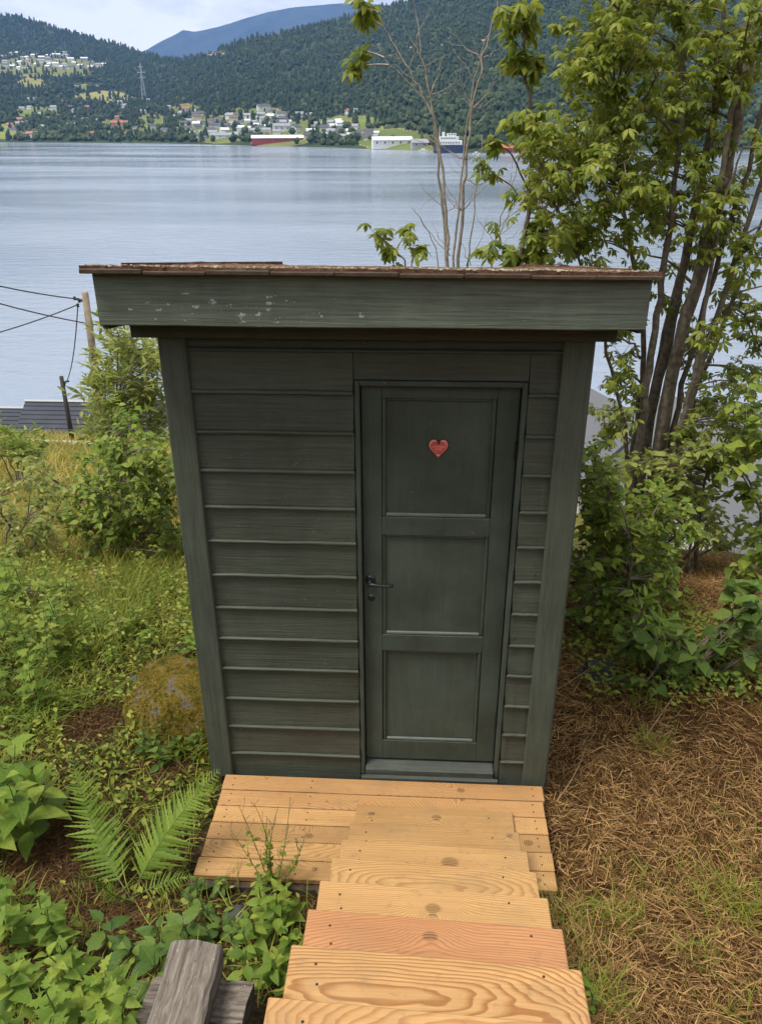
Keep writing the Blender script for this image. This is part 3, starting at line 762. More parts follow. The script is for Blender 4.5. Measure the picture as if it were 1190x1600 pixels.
sp = Soup(); lathe(sp, [(0.0, 0.0052), (0.0042, 0.0052), (0.0042, 0.003)], 10, (kx, 0, kz + 0.003), 'y'); box(sp, (kx - .0018, -0.0051, kz - 0.009), (kx + .0018, -0.003, kz + 0.003))
ob('keyhole', sp.mesh('keyhole', M['black']), door)
for hz2 in (0.22, 1.55):
    sp = Soup(); tube(sp, [(DW - 0.001, -0.004, hz2), (DW - 0.001, -0.004, hz2 + 0.075)], 0.0055, 8)
    ob('hinge', sp.mesh('hinge', M['iron']), door)

# roof: fascia boards, plate, soffit, covering
V, T = bev_box((0, 0, 0), (1.830, 0.024, 0.168), 0.004)
V[:, 2] += np.where(V[:, 2] < 0.05, 0.002 * np.sin(V[:, 0] * 5), 0)
n_ = 40; xs_ = np.linspace(0, 1.830, n_)
sp = Soup()
for i in range(n_ - 1):                                        # slightly wavy old board, in one strip
    pass
prof_f = [(0.0, 0.004), (0.004, 0.0), (0.020, 0.0), (0.024, 0.004), (0.024, 0.164), (0.020, 0.168), (0.004, 0.168), (0.0, 0.164)]
V = []; T = []
for i, x in enumerate(xs_):
    w = 0.0022 * math.sin(x * 3.1 + 1) + 0.0012 * math.sin(x * 11.0)
    for (yy, zz) in prof_f: V.append([x, yy + w, zz + (0.0012 * math.sin(x * 7.3) if zz < 0.05 else 0.014 - 0.009 * x / 1.83)])
kf = len(prof_f)
for i in range(n_ - 1):
    for j in range(kf):
        a, b = i * kf + j, i * kf + (j + 1) % kf; T.append([a, a + kf, b + kf]); T.append([a, b + kf, b])
for j in range(1, kf - 1): T.append([0, j, j + 1]); T.append([(n_ - 1) * kf, (n_ - 1) * kf + j + 1, (n_ - 1) * kf + j])
ob('fascia_board', mesh_from('fascia_board', V, T, M['fascia']), hut, (-0.116, -0.262, 2.188))
def verge(x0, x1):
    ya, yb = -0.238, DEP + 0.27
    V = np.array([[x0, ya, roof_z(ya) - 0.170], [x1, ya, roof_z(ya) - 0.170], [x1, yb, roof_z(yb) - 0.150], [x0, yb, roof_z(yb) - 0.150], [x0, ya, roof_z(ya) - 0.004], [x1, ya, roof_z(ya) - 0.004], [x1, yb, roof_z(yb) - 0.004], [x0, yb, roof_z(yb) - 0.004]])
    sp = Soup(); sp.add(V, BOXT); return sp.mesh('verge_board', M['paint_y'])
ob('verge_board', verge(-0.116, -0.094), hut); ob('verge_board', verge(1.692, 1.714), hut)
V, T = bev_box((-0.082, -0.078, 2.104), (1.668, -0.0375, 2.2), 0.003)
ob('wall_plate', mesh_from('wall_plate', V, T, M['paint_x']), hut)
for k in range(7):                                             # rafters under the covering
    x = -0.06 + k * 0.28
    ya, yb = -0.236, DEP + 0.24
    V = np.array([[x, ya, roof_z(ya) - 0.115], [x + .045, ya, roof_z(ya) - 0.115], [x + .045, yb, roof_z(yb) - 0.115], [x, yb, roof_z(yb) - 0.115], [x, ya, roof_z(ya) - 0.024], [x + .045, ya, roof_z(ya) - 0.024], [x + .045, yb, roof_z(yb) - 0.024], [x, yb, roof_z(yb) - 0.024]])
    sp = Soup(); sp.add(V, BOXT); ob('rafter', sp.mesh('rafter', M['paint_y']), hut)
for k in range(24):                                            # roof boards laid across
    y0 = -0.236 + k * 0.146; y1 = y0 + 0.141
    V = np.array([[-0.092, y0, roof_z(y0) - 0.022], [1.690, y0, roof_z(y0) - 0.022], [1.690, y1, roof_z(y1) - 0.022], [-0.092, y1, roof_z(y1) - 0.022], [-0.092, y0, roof_z(y0) - 0.004], [1.690, y0, roof_z(y0) - 0.004], [1.690, y1, roof_z(y1) - 0.004], [-0.092, y1, roof_z(y1) - 0.004]])
    sp = Soup(); sp.add(V, BOXT); ob('roof_board', sp.mesh('roof_board', M['paint_x']), hut)
m, nt = new_mat('old_roof_felt')
tc = node(nt, 'ShaderNodeTexCoord')
n1 = node(nt, 'ShaderNodeTexNoise', None, Vector=tc.outputs['Object'], Scale=7.0, Detail=7.0, Roughness=0.7)
n2 = node(nt, 'ShaderNodeTexNoise', None, Vector=tc.outputs['Object'], Scale=60.0, Detail=6.0, Roughness=0.75)
c = ramp(nt, n1.outputs[0], [(0.32, (0.045, 0.028, 0.022)), (0.46, (0.15, 0.062, 0.042)), (0.58, (0.20, 0.11, 0.075)), (0.68, (0.26, 0.23, 0.18))])
c = mixc(nt, ramp(nt, n2.outputs[0], [(0.52, 0.0), (0.62, 0.9)]), c, (0.10, 0.105, 0.04))
c = mixc(nt, ramp(nt, n2.outputs[0], [(0.30, 0.8), (0.40, 0.0)]), c, (0.03, 0.022, 0.016))
finish(nt, pbsdf(nt, Base_Color=c, Roughness=0.95, Normal=bump(nt, n2.outputs[0], 1.0, 0.015), Specular_IOR_Level=0.15))
M['felt'] = m
ny, nx = 70, 120
ys_ = np.linspace(-0.288, DEP + 0.29, ny); xs_ = np.linspace(-0.142, 1.736, nx)
XX, YY = np.meshgrid(xs_, ys_)
XX = XX + 0.0; edge = np.zeros_like(XX); edge[0, :] = 0.010 * (vnoise(xs_ * 14, xs_ * 0, 5) - 0.5) + 0.006 * (vnoise(xs_ * 50, xs_ * 0, 6) - 0.5)
YY = YY + edge
TLT = 0.019 - 0.011 * (XX + 0.14) / 1.87
ZZ = TLT + roof_z(YY) + 0.020 + 0.010 * fbm(XX * 5, YY * 5, 12) + 0.012 * fbm(XX * 22, YY * 22, 13) + 0.017 * (sstep(0.12, 0.0, XX + 0.142) + sstep(0.12, 0.0, 1.736 - XX)) * sstep(0.0, 1.2, YY)
ZB = TLT + roof_z(YY) - 0.001
top = np.stack([XX, YY, ZZ], -1).reshape(-1, 3); bot = np.stack([XX, YY, ZB], -1).reshape(-1, 3)
TQ = grid_tris(ny, nx); nn = ny * nx
ring = list(range(nx)) + [nx * i + nx - 1 for i in range(1, ny)] + [nx * (ny - 1) + i for i in range(nx - 2, -1, -1)] + [nx * i for i in range(ny - 2, 0, -1)]
sides = [[ring[i], ring[i] + nn, ring[(i + 1) % len(ring)] + nn, ring[(i + 1) % len(ring)]] for i in range(len(ring))]
cov = ob('roof_covering', mesh_from('roof_covering', np.concatenate([top, bot]), np.concatenate([TQ, TQ[:, ::-1] + nn, np.array(sides)]), M['felt']), hut)
for xb in (-0.128, 1.692):
    ya, yb = 0.05, DEP + 0.27; z_ = 0.034 if xb < 0 else 0.022
    V = np.array([[xb, ya, roof_z(ya) + z_], [xb + .034, ya, roof_z(ya) + z_], [xb + .034, yb, roof_z(yb) + z_], [xb, yb, roof_z(yb) + z_], [xb, ya, roof_z(ya) + z_ + .016], [xb + .034, ya, roof_z(ya) + z_ + .016], [xb + .034, yb, roof_z(yb) + z_ + .034], [xb, yb, roof_z(yb) + z_ + .034]])
    sp = Soup(); sp.add(V, BOXT); ob('verge_batten', sp.mesh('verge_batten', M['felt']), hut)
# split laths along the front edge and moss cushions on top
for k in range(9):
    x0 = -0.14 + k * 0.209; L = 0.205 + random.uniform(-.004, .002)
    V, T = bev_box((0, 0, 0), (L, 0.016, 0.012 + random.uniform(-.003, .003)), 0.002)
    o = ob('edge_lath', mesh_from('edge_lath', V, T, M['dark_wood']), hut, (x0, -0.304 + random.uniform(-.002, .002), 2.350 + 0.017 - 0.011 * k / 9 + random.uniform(-.002, .002))); o.rotation_euler.y = random.uniform(-.008, .008)
sp = Soup(); V, T = blob_base()
k = 1500
mx_ = np.concatenate([rng.uniform(-0.14, 1.73, 900), rng.uniform(0.9, 1.73, 350), -0.14 + np.abs(rng.normal(0, .06, 125)), 1.73 - np.abs(rng.normal(0, .06, 125))]); my = np.concatenate([-0.285 + np.abs(rng.normal(0, 0.12, 900)), -0.285 + np.abs(rng.normal(0, 0.4, 350)), rng.uniform(-.2, DEP + .2, 250)])
r = rng.uniform(0.003, 0.012, k)
sp.inst(V - np.array([0, 0, .5]), T, scale_rot(k, r * 2.2, r * 1.2), np.stack([mx_, my, roof_z(my) + 0.020 + 0.019 - 0.011 * (mx_ + .14) / 1.87], -1), rng.uniform(0, 1, k))
MOSS = leaf_mat('roof_moss', (0.045, 0.040, 0.016), (0.15, 0.115, 0.065), (0.36, 0.32, 0.25), 0.0, 0.95, 0.1)
ob('moss', sp.mesh('moss', MOSS), hut, kind='stuff')

# heart sign on the door
def heart(sc, t0, t1):
    n = 40; V = []
    for i in range(n):
        t = 2 * math.pi * i / n
        V.append((16 * math.sin(t) ** 3 / 17.0, (13 * math.cos(t) - 5 * math.cos(2 * t) - 2 * math.cos(3 * t) - math.cos(4 * t)) / 17.0))
    V = np.array(V) * sc * np.array([0.95, 1.12])
    ins = V * 0.90
    VV = np.concatenate([np.c_[V[:, 0], np.full(n, t0), V[:, 1]], np.c_[V[:, 0], np.full(n, t1 + .003), V[:, 1]], np.c_[ins[:, 0], np.full(n, t1), ins[:, 1]], [[0, t1, 0]]])
    T = []
    for i in range(n):
        j = (i + 1) % n
        T += [[i, i + n, j + n], [i, j + n, j], [i + n, i + 2 * n, j + 2 * n], [i + n, j + 2 * n, j + n], [i + 2 * n, 3 * n, j + 2 * n]]
    return VV, np.array(T)
hs = thing('heart_sign', 'small red heart-shaped sign on the upper panel of the green door', 'sign', (1.051, 0.0295, 1.655))
M['heart_red'] = plain('red_enamel', (0.56, 0.085, 0.068), 0.6, 0, 0.25, 30)
M['heart_rim'] = plain('pale_red_rim', (0.66, 0.22, 0.17), 0.4)
M['heart_back'] = plain('dark_red_back', (0.055, 0.012, 0.010), 0.6)
M['print'] = plain('pale_print', (0.72, 0.45, 0.38), 0.6)
V, T = heart(0.0455, 0.0, -0.006); ob('backing', mesh_from('backing', V, T, M['heart_back']), hs)
V, T = heart(0.0420, -0.006, -0.0105); ob('rim', mesh_from('rim', V, T, M['heart_rim']), hs)
V, T = heart(0.0355, -0.0095, -0.0125); ob('plate', mesh_from('plate', V, T, M['heart_red']), hs)
sp = Soup()
for (zc, ws_) in ((0.006, [(-.024, .012), (-.009, .010), (.003, .012), (.017, .008)]), (-0.003, [(-.011, .008), (-.001, .014)])):
    for (x, w) in ws_:
        xx = x
        while xx < x + w - .001:
            box(sp, (xx, -0.0150, zc - .0017), (xx + .0016, -0.0120, zc + random.uniform(.0008, .0022))); xx += .0025
box(sp, (-.006, -0.0150, -0.031), (.006, -0.0120, -0.027))
ob('lettering', sp.mesh('lettering', M['print']), hs, kind='stuff')
sp = Soup(); box(sp, (-.007, -0.0152, 0.019), (.007, -0.012, 0.022)); ob('slot', sp.mesh('slot', M['heart_back']), hs)
sp = Soup(); lathe(sp, [(0.0, 0.0165), (0.003, 0.0155), (0.004, 0.012)], 10, (0, 0, 0.030), 'y'); ob('nail', sp.mesh('nail', M['iron']), hs)

# ------------------------------------------------------------------ deck and stairs of fresh pine
def board(name, parent, x0, x1, y0l, y0r, depth, ztop, thick, seed, ring=None, knots=((9, 9, .01), (9, 9, .01)), tint=(0.1, 0.35), rings=120.0):
    """plank lying along x; far edge y0l/y0r at its two ends"""
    L = x1 - x0
    V, T = bev_box((0, -depth, -thick), (L, 0, 0), 0.003)
    sub = V.copy(); f = sub[:, 0] / L
    sub[:, 1] += f * (y0r - y0l)
    o = ob(name, mesh_from(name, sub, T, M['pine']), parent, (x0, y0l, ztop))
    r_ = random.Random(seed)
    o['ring'] = list(map(float, ring or (r_.uniform(-.3, 1.2), r_.uniform(-.25, .2), r_.uniform(.05, .12))))
    o['ring_count'] = float(rings)
    o['tint'] = [float(tint[0]), float(tint[1]), r_.uniform(0, 9)]
    for kn, kv in zip(('knot_a', 'knot_b'), knots): o[kn] = list(map(float, kv))
    return o
SCREW = None
def screws(o, pts):
    global SCREW
    if SCREW is None:
        sp = Soup(); lathe(sp, [(0.0, 0.0012), (0.0032, 0.0012), (0.0042, -0.001)], 8); SCREW = sp.mesh('screw', M['screw'])
    for (x, y) in pts: ob('screw', SCREW, o, (x, y, 0))
deck = thing('deck', 'low platform of fresh pine planks in front of the outhouse door', 'deck', (0.08, -0.05, 0))
r_ = random.Random(5)
for k in range(6):
    y0 = -0.064 - k * 0.0965
    x0 = 0.078 + r_.uniform(-.004, .006); x1 = 1.578 + r_.uniform(-.006, .006)
    kn = {0: ((1.12, -.05, .016), (.2, -.02, .005)), 1: ((1.12, -0.01, .010), (.5, -.05, .005)), 3: ((1.40, -.05, .018), (.45, -.06, .016)), 4: ((1.30, -.04, .012), (9, 9, .01)), 5: ((1.42, -.05, .016), (.5, -.04, .012))}.get(k, ((9, 9, .01), (9, 9, .01)))
    o = board('deck_board', None, x0, x1, y0, y0 - 0.004, 0.092, 0.0 + r_.uniform(-.002, .001), 0.028, 40 + k, None, kn, (r_.uniform(0.0, .22), .18 + .16 * r_.random()))
    o.parent = deck; o.matrix_parent_inverse = Matrix.Translation((-0.08, 0.05, 0))
    screws(o, [(0.05, -.025), (0.05, -.068), (.42, -.025), (.42, -.068), (x1 - x0 - .05, -.025), (x1 - x0 - .05, -.068)])
for x in (0.10, 0.55, 1.05, 1.50):
    V, T = bev_box((x, -0.63, -0.135), (x + .048, -0.07, -0.030), 0.003)
    o = ob('joist', mesh_from('joist', V, T, M['dark_wood']), deck); o.location = (-0.08, 0.05, 0)
V, T = bev_box((0.05, -0.662, -0.145), (1.57, -0.632, -0.032), 0.003)
o = ob('rim_joist', mesh_from('rim_joist', V, T, M['dark_wood']), deck); o.location = (-0.08, 0.05, 0)

stairs = thing('wooden_stairs', 'steep flight of fresh pine stairs leading down to the deck', 'stairs', (0.7, -0.3, 0))
TR = [(0.723, 1.423, -0.246, -0.254, 0.026), (0.717, 1.417, -0.489, -0.507, 0.172), (0.710, 1.410, -0.737, -0.756, 0.345), (0.703, 1.403, -0.962, -0.988, 0.508), (0.696, 1.396, -1.196, -1.226, 0.676),
      (0.694, 1.394, -1.416, -1.444, 0.826), (0.690, 1.390, -1.640, -1.672, 0.985), (0.686, 1.386, -1.880, -1.910, 1.148), (0.684, 1.384, -2.115, -2.145, 1.310)]
RG = [(.2, -.3, .04), (.4, -.22, .05), (.35, -.26, .06), (.35, -.10, .04), (.4, -.30, .07), (.45, -.20, .05), (.22, -.115, .022), (.5, -.05, .05), (.3, -.1, .05)]
KN = [((.07, -.055, .012), (.36, -.062, .017)), ((.66, -.04, .011), (9, 9, .01)), ((.41, -.085, .027), (.25, -.10, .007)), ((9, 9, .01), (.28, -.2, .004)), ((.35, -.085, .020), (.35, -.11, .012)), ((.34, -.070, .018), (.33, -.19, .012)), ((.655, -.185, .022), (9, 9, .01)), ((.2, -.1, .015), (9, 9, .01)), ((9, 9, .01), (.4, -.1, .015))]
TI = [(.05, .22), (.02, .26), (.0, .32), (.0, .36), (.03, .3), (.62, .34), (.10, .68), (.1, .4), (.1, .4)]
for k, (x0, x1, yl, yr, z) in enumerate(TR):
    o = board('tread', None, x0, x1, yl, yr, 0.262 if k else 0.25, z, 0.030, 70 + k, RG[k], KN[k], TI[k], (150, 160, 135, 130, 140, 125, 118, 120, 125)[k])
    o.parent = stairs; o.matrix_parent_inverse = Matrix.Translation((-0.7, 0.3, 0))
    o.rotation_euler.z = 0.0
    screws(o, [(0.07 + r_.uniform(-.01, .01), -.05), (0.075, -.10 + r_.uniform(-.01, .01)), (0.085, -.19), (.60 + r_.uniform(-.02, .02), -.055), (.61, -.175), (.27, -.15 + r_.uniform(-.03, .03))])
for x in (0.76, 1.31):
    V = []
    for (yy, zz) in ((-0.34, -0.05), (-0.34, -0.035), (-2.30, 1.21), (-2.30, 1.00), (-0.60, -0.13)):
        V += [[x, yy, zz], [x + .045, yy, zz]]
    V = np.array(V) + np.array([-0.7, 0.3, 0]); T = []
    for i in range(5):
        j = (i + 1) % 5; T += [[2 * i, 2 * i + 1, 2 * j + 1], [2 * i, 2 * j + 1, 2 * j]]
    for i in range(1, 4): T += [[0, 2 * i, 2 * i + 2], [1, 2 * i + 3, 2 * i + 1]]
    ob('stringer', mesh_from('stringer', V, T, M['dark_wood']), stairs)

# ------------------------------------------------------------------ weathered timbers beside the stairs
m, nt = new_mat('weathered_timber')
tc = node(nt, 'ShaderNodeTexCoord')
n1 = node(nt, 'ShaderNodeTexNoise', None, Vector=node(nt, 'ShaderNodeMapping', None, Vector=tc.outputs['Object'], Scale=(70, 5, 70)).outputs[0], Scale=1.0, Detail=7.0, Roughness=0.7, Distortion=0.5)
n2 = node(nt, 'ShaderNodeTexNoise', None, Vector=tc.outputs['Object'], Scale=55.0, Detail=4.0, Roughness=0.6)
c = ramp(nt, n1.outputs[0], [(0.28, (0.034, 0.027, 0.021)), (0.46, (0.150, 0.125, 0.102)), (0.68, (0.30, 0.265, 0.22))])
c = mixc(nt, ramp(nt, n2.outputs[0], [(0.66, 0.0), (0.72, 0.8)]), c, (0.42, 0.39, 0.30))
c = mixc(nt, ramp(nt, n2.outputs[0], [(0.26, 0.7), (0.34, 0.0)]), c, (0.06, 0.062, 0.03))
finish(nt, pbsdf(nt, Base_Color=c, Roughness=0.9, Normal=bump(nt, n1.outputs[0], 0.9, 0.012), Specular_IOR_Level=0.2))
M['grey_timber'] = m
def timber(name, L, w, h, loc, rot, label):
    n = 14; V = []; T = []; r = np.random.default_rng(int(L * 1000))
    pf = [(-w / 2 + .008, 0), (w / 2 - .008, 0), (w / 2, .008), (w / 2, h - .010), (w / 2 - .010, h), (0.0, h + 0.001), (-w / 2 + .010, h), (-w / 2, h - .010), (-w / 2, .008)]
    for i in range(n):
        y = L * i / (n - 1)
        for (a, b) in pf:
            j = r.normal(0, 0.0022, 2); V.append([a + j[0], y + (r.normal(0, .004) if i in (0, n - 1) else 0), b + j[1]])
    k = len(pf)
    for i in range(n - 1):
        for j in range(k):
            a, b = i * k + j, i * k + (j + 1) % k; T += [[a, a + k, b + k], [a, b + k, b]]
    for j in range(1, k - 1): T += [[0, j, j + 1], [(n - 1) * k, (n - 1) * k + j + 1, (n - 1) * k + j]]
    o = ob(name, mesh_from(name, V, T, M['grey_timber']), None, loc, label, 'timber')
    o.rotation_euler = rot
    return o
timber('weathered_timber', 0.62, 0.145, 0.10, (0.372, -2.06, 0.600), (0, 0.0, 0.0), 'grey weathered timber beam, upper of the two beside the stairs')
timber('weathered_timber', 0.29, 0.135, 0.11, (0.240, -1.545, 0.488), (0, 0, -math.pi / 2), 'short dark timber lying under the grey beam beside the stairs')

# ------------------------------------------------------------------ leaf shapes: y along the leaf from 0 to 1, z up
def leaf_shape(prof, fold=0.18, droop=0.25, teeth=0.0, wav=0.0):
    """prof: list of (t, half width). folded along the midrib, tip drooping"""
    V = []; T = []
    n = len(prof)
    for i, (t, w) in enumerate(prof):
        z = -droop * t * t
        y = t * (1 - 0.12 * droop * t)
        wl = w * (1 + (teeth if i % 2 else -teeth)) if 0 < i < n - 1 else w
        V += [[-wl, y - 0.06 * wl * (teeth > 0), z + fold * wl + wav * (-1) ** i * w], [0, y, z], [wl, y - 0.06 * wl * (teeth > 0), z + fold * wl - wav * (-1) ** i * w]]
    for i in range(n - 1):
        a = 3 * i
        T += [[a, a + 1, a + 4], [a, a + 4, a + 3], [a + 1, a + 2, a + 5], [a + 1, a + 5, a + 4]]
    return np.array(V, float), np.array(T)
OVATE = leaf_shape([(0, .02), (.10, .17), (.25, .27), (.45, .27), (.65, .20), (.85, .09), (1, .004)], .25, .30, 0, .03)
NETTLE = leaf_shape([(0, .02), (.06, .20), (.13, .30), (.20, .27), (.28, .33), (.35, .25), (.43, .29), (.50, .20), (.58, .24), (.66, .14), (.75, .16), (.85, .06), (1, .004)], .22, .30, .12, .02)
LOBED = leaf_shape([(0, .02), (.05, .16), (.10, .10), (.16, .34), (.24, .40), (.30, .24), (.36, .20), (.44, .34), (.52, .30), (.58, .14), (.66, .20), (.74, .16), (.82, .07), (.92, .05), (1, .003)], .20, .38, .10, .03)
LANCE = leaf_shape([(0, .012), (.2, .10), (.45, .13), (.7, .09), (1, .003)], .25, .30)
SMALL = leaf_shape([(0, .03), (.35, .26), (.7, .18), (1, .004)], .30, .20)
HEARTL = leaf_shape([(0, .02), (-.05, .12), (-.05, .22), (.02, .33), (.12, .40), (.22, .42), (.34, .40), (.46, .35), (.58, .28), (.70, .20), (.82, .11), (.92, .045), (1, .004)], .15, .26, .04, .012)
def maple_leaf():
    """palmate leaf hanging from its stalk: five pointed lobes"""
    out = []
    for a, L in ((-118, .52), (-88, .34), (-60, .86), (-32, .50), (0, 1.0), (32, .50), (60, .86), (88, .34), (118, .52)):
        out.append((L * math.sin(math.radians(a)), L * math.cos(math.radians(a))))
    V = [[0, 0, 0]] + [[x, y, -0.34 * (x * x * 1.3 + y * y) ** .5 ** 1.0 * math.hypot(x, y)] for x, y in out]
    T = [[0, i + 2, i + 1] for i in range(len(out) - 1)]
    V = np.array(V, float); V[:, :2] *= 0.72
    return V, np.array(T)
MAPLE = maple_leaf()
def chestnut_leaf():
    """five leaflets spreading from one stalk and hanging down"""
    V = []; T = []
    for a, L in ((-112, .62), (-58, .9), (0, 1.0), (55, .88), (115, .6)):
        ca, sa = math.cos(math.radians(a)), math.sin(math.radians(a)); n0 = len(V)
        for (t, w) in ((.06, .012), (.36, .135), (.66, .150), (1.0, .004)):
            r_ = L * t * (1 - .22 * t); z = -.55 * L * t * t
            for s_ in (-1, 0, 1): V.append([sa * r_ + ca * w * s_, ca * r_ - sa * w * s_, z - abs(s_) * w * .35])
        for i in range(3):
            b = n0 + 3 * i; T += [[b, b + 4, b + 1], [b, b + 3, b + 4], [b + 1, b + 5, b + 2], [b + 1, b + 4, b + 5]]
    return np.array(V, float), np.array(T)
CHEST = chestnut_leaf()
def blade_shape(n=3, bend=0.5):
    V = []; T = []
    for i in range(n + 1):
        t = i / n; w = 1.0 * (1 - t ** 1.6) + 0.02
        V += [[-w, bend * t * t, t - 0.25 * bend * t * t], [w, bend * t * t, t - 0.25 * bend * t * t]]
    for i in range(n):
        a = 2 * i; T += [[a, a + 1, a + 3], [a, a + 3, a + 2]]
    return np.array(V), np.array(T)

LM = {}
LM['tree'] = leaf_mat('tree_leaf', (0.075, 0.115, 0.015), (0.165, 0.215, 0.030), (0.320, 0.345, 0.060), 0.45, 0.42)
LM['bush'] = leaf_mat('bush_leaf', (0.055, 0.100, 0.014), (0.140, 0.205, 0.026), (0.270, 0.310, 0.046), 0.33, 0.40)
LM['bright'] = leaf_mat('bright_leaf', (0.070, 0.135, 0.016), (0.145, 0.235, 0.028), (0.270, 0.330, 0.050), 0.38, 0.42)
LM['deep'] = leaf_mat('deep_leaf', (0.035, 0.075, 0.014), (0.080, 0.145, 0.024), (0.150, 0.215, 0.040), 0.30, 0.38)
LM['bramble'] = leaf_mat('bramble_leaf', (0.045, 0.095, 0.018), (0.100, 0.170, 0.030), (0.185, 0.245, 0.050), 0.33, 0.45)
LM['willow'] = leaf_mat('pale_leaf', (0.110, 0.145, 0.032), (0.215, 0.255, 0.058), (0.360, 0.380, 0.110), 0.38, 0.5)
LM['fern'] = leaf_mat('fern_leaf', (0.085, 0.155, 0.018), (0.140, 0.225, 0.028), (0.215, 0.290, 0.045), 0.38, 0.5)
LM['grass'] = leaf_mat('meadow_grass', (0.1013, 0.115, 0.0154), (0.2228, 0.2063, 0.033), (0.4455, 0.3438, 0.088), 0.35, 0.55)
LM['green_grass'] = leaf_mat('green_grass', (0.085, 0.120, 0.016), (0.190, 0.225, 0.030), (0.360, 0.340, 0.065), 0.35, 0.5)
LM['straw'] = leaf_mat('dry_straw', (0.070, 0.036, 0.012), (0.220, 0.122, 0.042), (0.500, 0.315, 0.130), 0.18, 0.6)
LM['cover'] = leaf_mat('ground_cover', (0.055, 0.100, 0.014), (0.145, 0.200, 0.026), (0.310, 0.320, 0.055), 0.33, 0.45)
LM['moss'] = leaf_mat('golden_moss', (0.060, 0.062, 0.012), (0.175, 0.135, 0.022), (0.340, 0.250, 0.050), 0.1, 0.9, 0.1)
LM['litter'] = leaf_mat('brown_litter', (0.0324, 0.018, 0.0079), (0.0972, 0.05, 0.0194), (0.2052, 0.115, 0.0484), 0.12, 0.8)

LEAFMESH = {}
PINNA_SHAPE = [None]
def leaf_mesh(shape, mat):
    key = (id(shape), mat.name)
    if key not in LEAFMESH:
        me = LEAFMESH[key] = mesh_from('leaf', shape[0], shape[1], mat, None, True)
        if shape is not CHEST and shape is not PINNA_SHAPE[0]:
            q = np.array(shape[0], np.float32); q[:, 2] = 1.0
            me.attributes.new('leafco', 'FLOAT_VECTOR', 'POINT').data.foreach_set('vector', q.ravel())
    return LEAFMESH[key]
def rand_dirs(k, up=(-.3, .5)):
    a = rng.uniform(0, 2 * math.pi, k); z = rng.uniform(up[0], up[1], k)
    return np.stack([np.cos(a), np.sin(a), z], -1)
def place_leaves(parent, shape, mat, pos, d, nrm, size, limit=300, name='leaf', origin=None):
    """the leaves nearest the viewer's side become parts of their own, the rest one joined part"""
    pos = np.asarray(pos, float); k = len(pos)
    if k == 0: return
    F = frame(d, nrm) * np.asarray(size)[:, None, None]
    dist = np.linalg.norm(pos - CAM, axis=1) / np.asarray(size)
    order = np.argsort(dist)
    me = leaf_mesh(shape, mat)
    o0 = np.array(parent.location) if parent is not None else np.zeros(3)
    for i in order[:limit]:
        o = bpy.data.objects.new(name, me); C.objects.link(o)
        o.parent = parent; o.matrix_local = mat4(F[i], pos[i] - o0)
    rest = order[limit:]
    if len(rest):
        sp = Soup(); sp.inst(shape[0], shape[1], F[rest], pos[rest] - o0, rng.uniform(0, 1, len(rest)))
        ob('foliage', sp.mesh('foliage', mat, True), parent, kind='stuff')

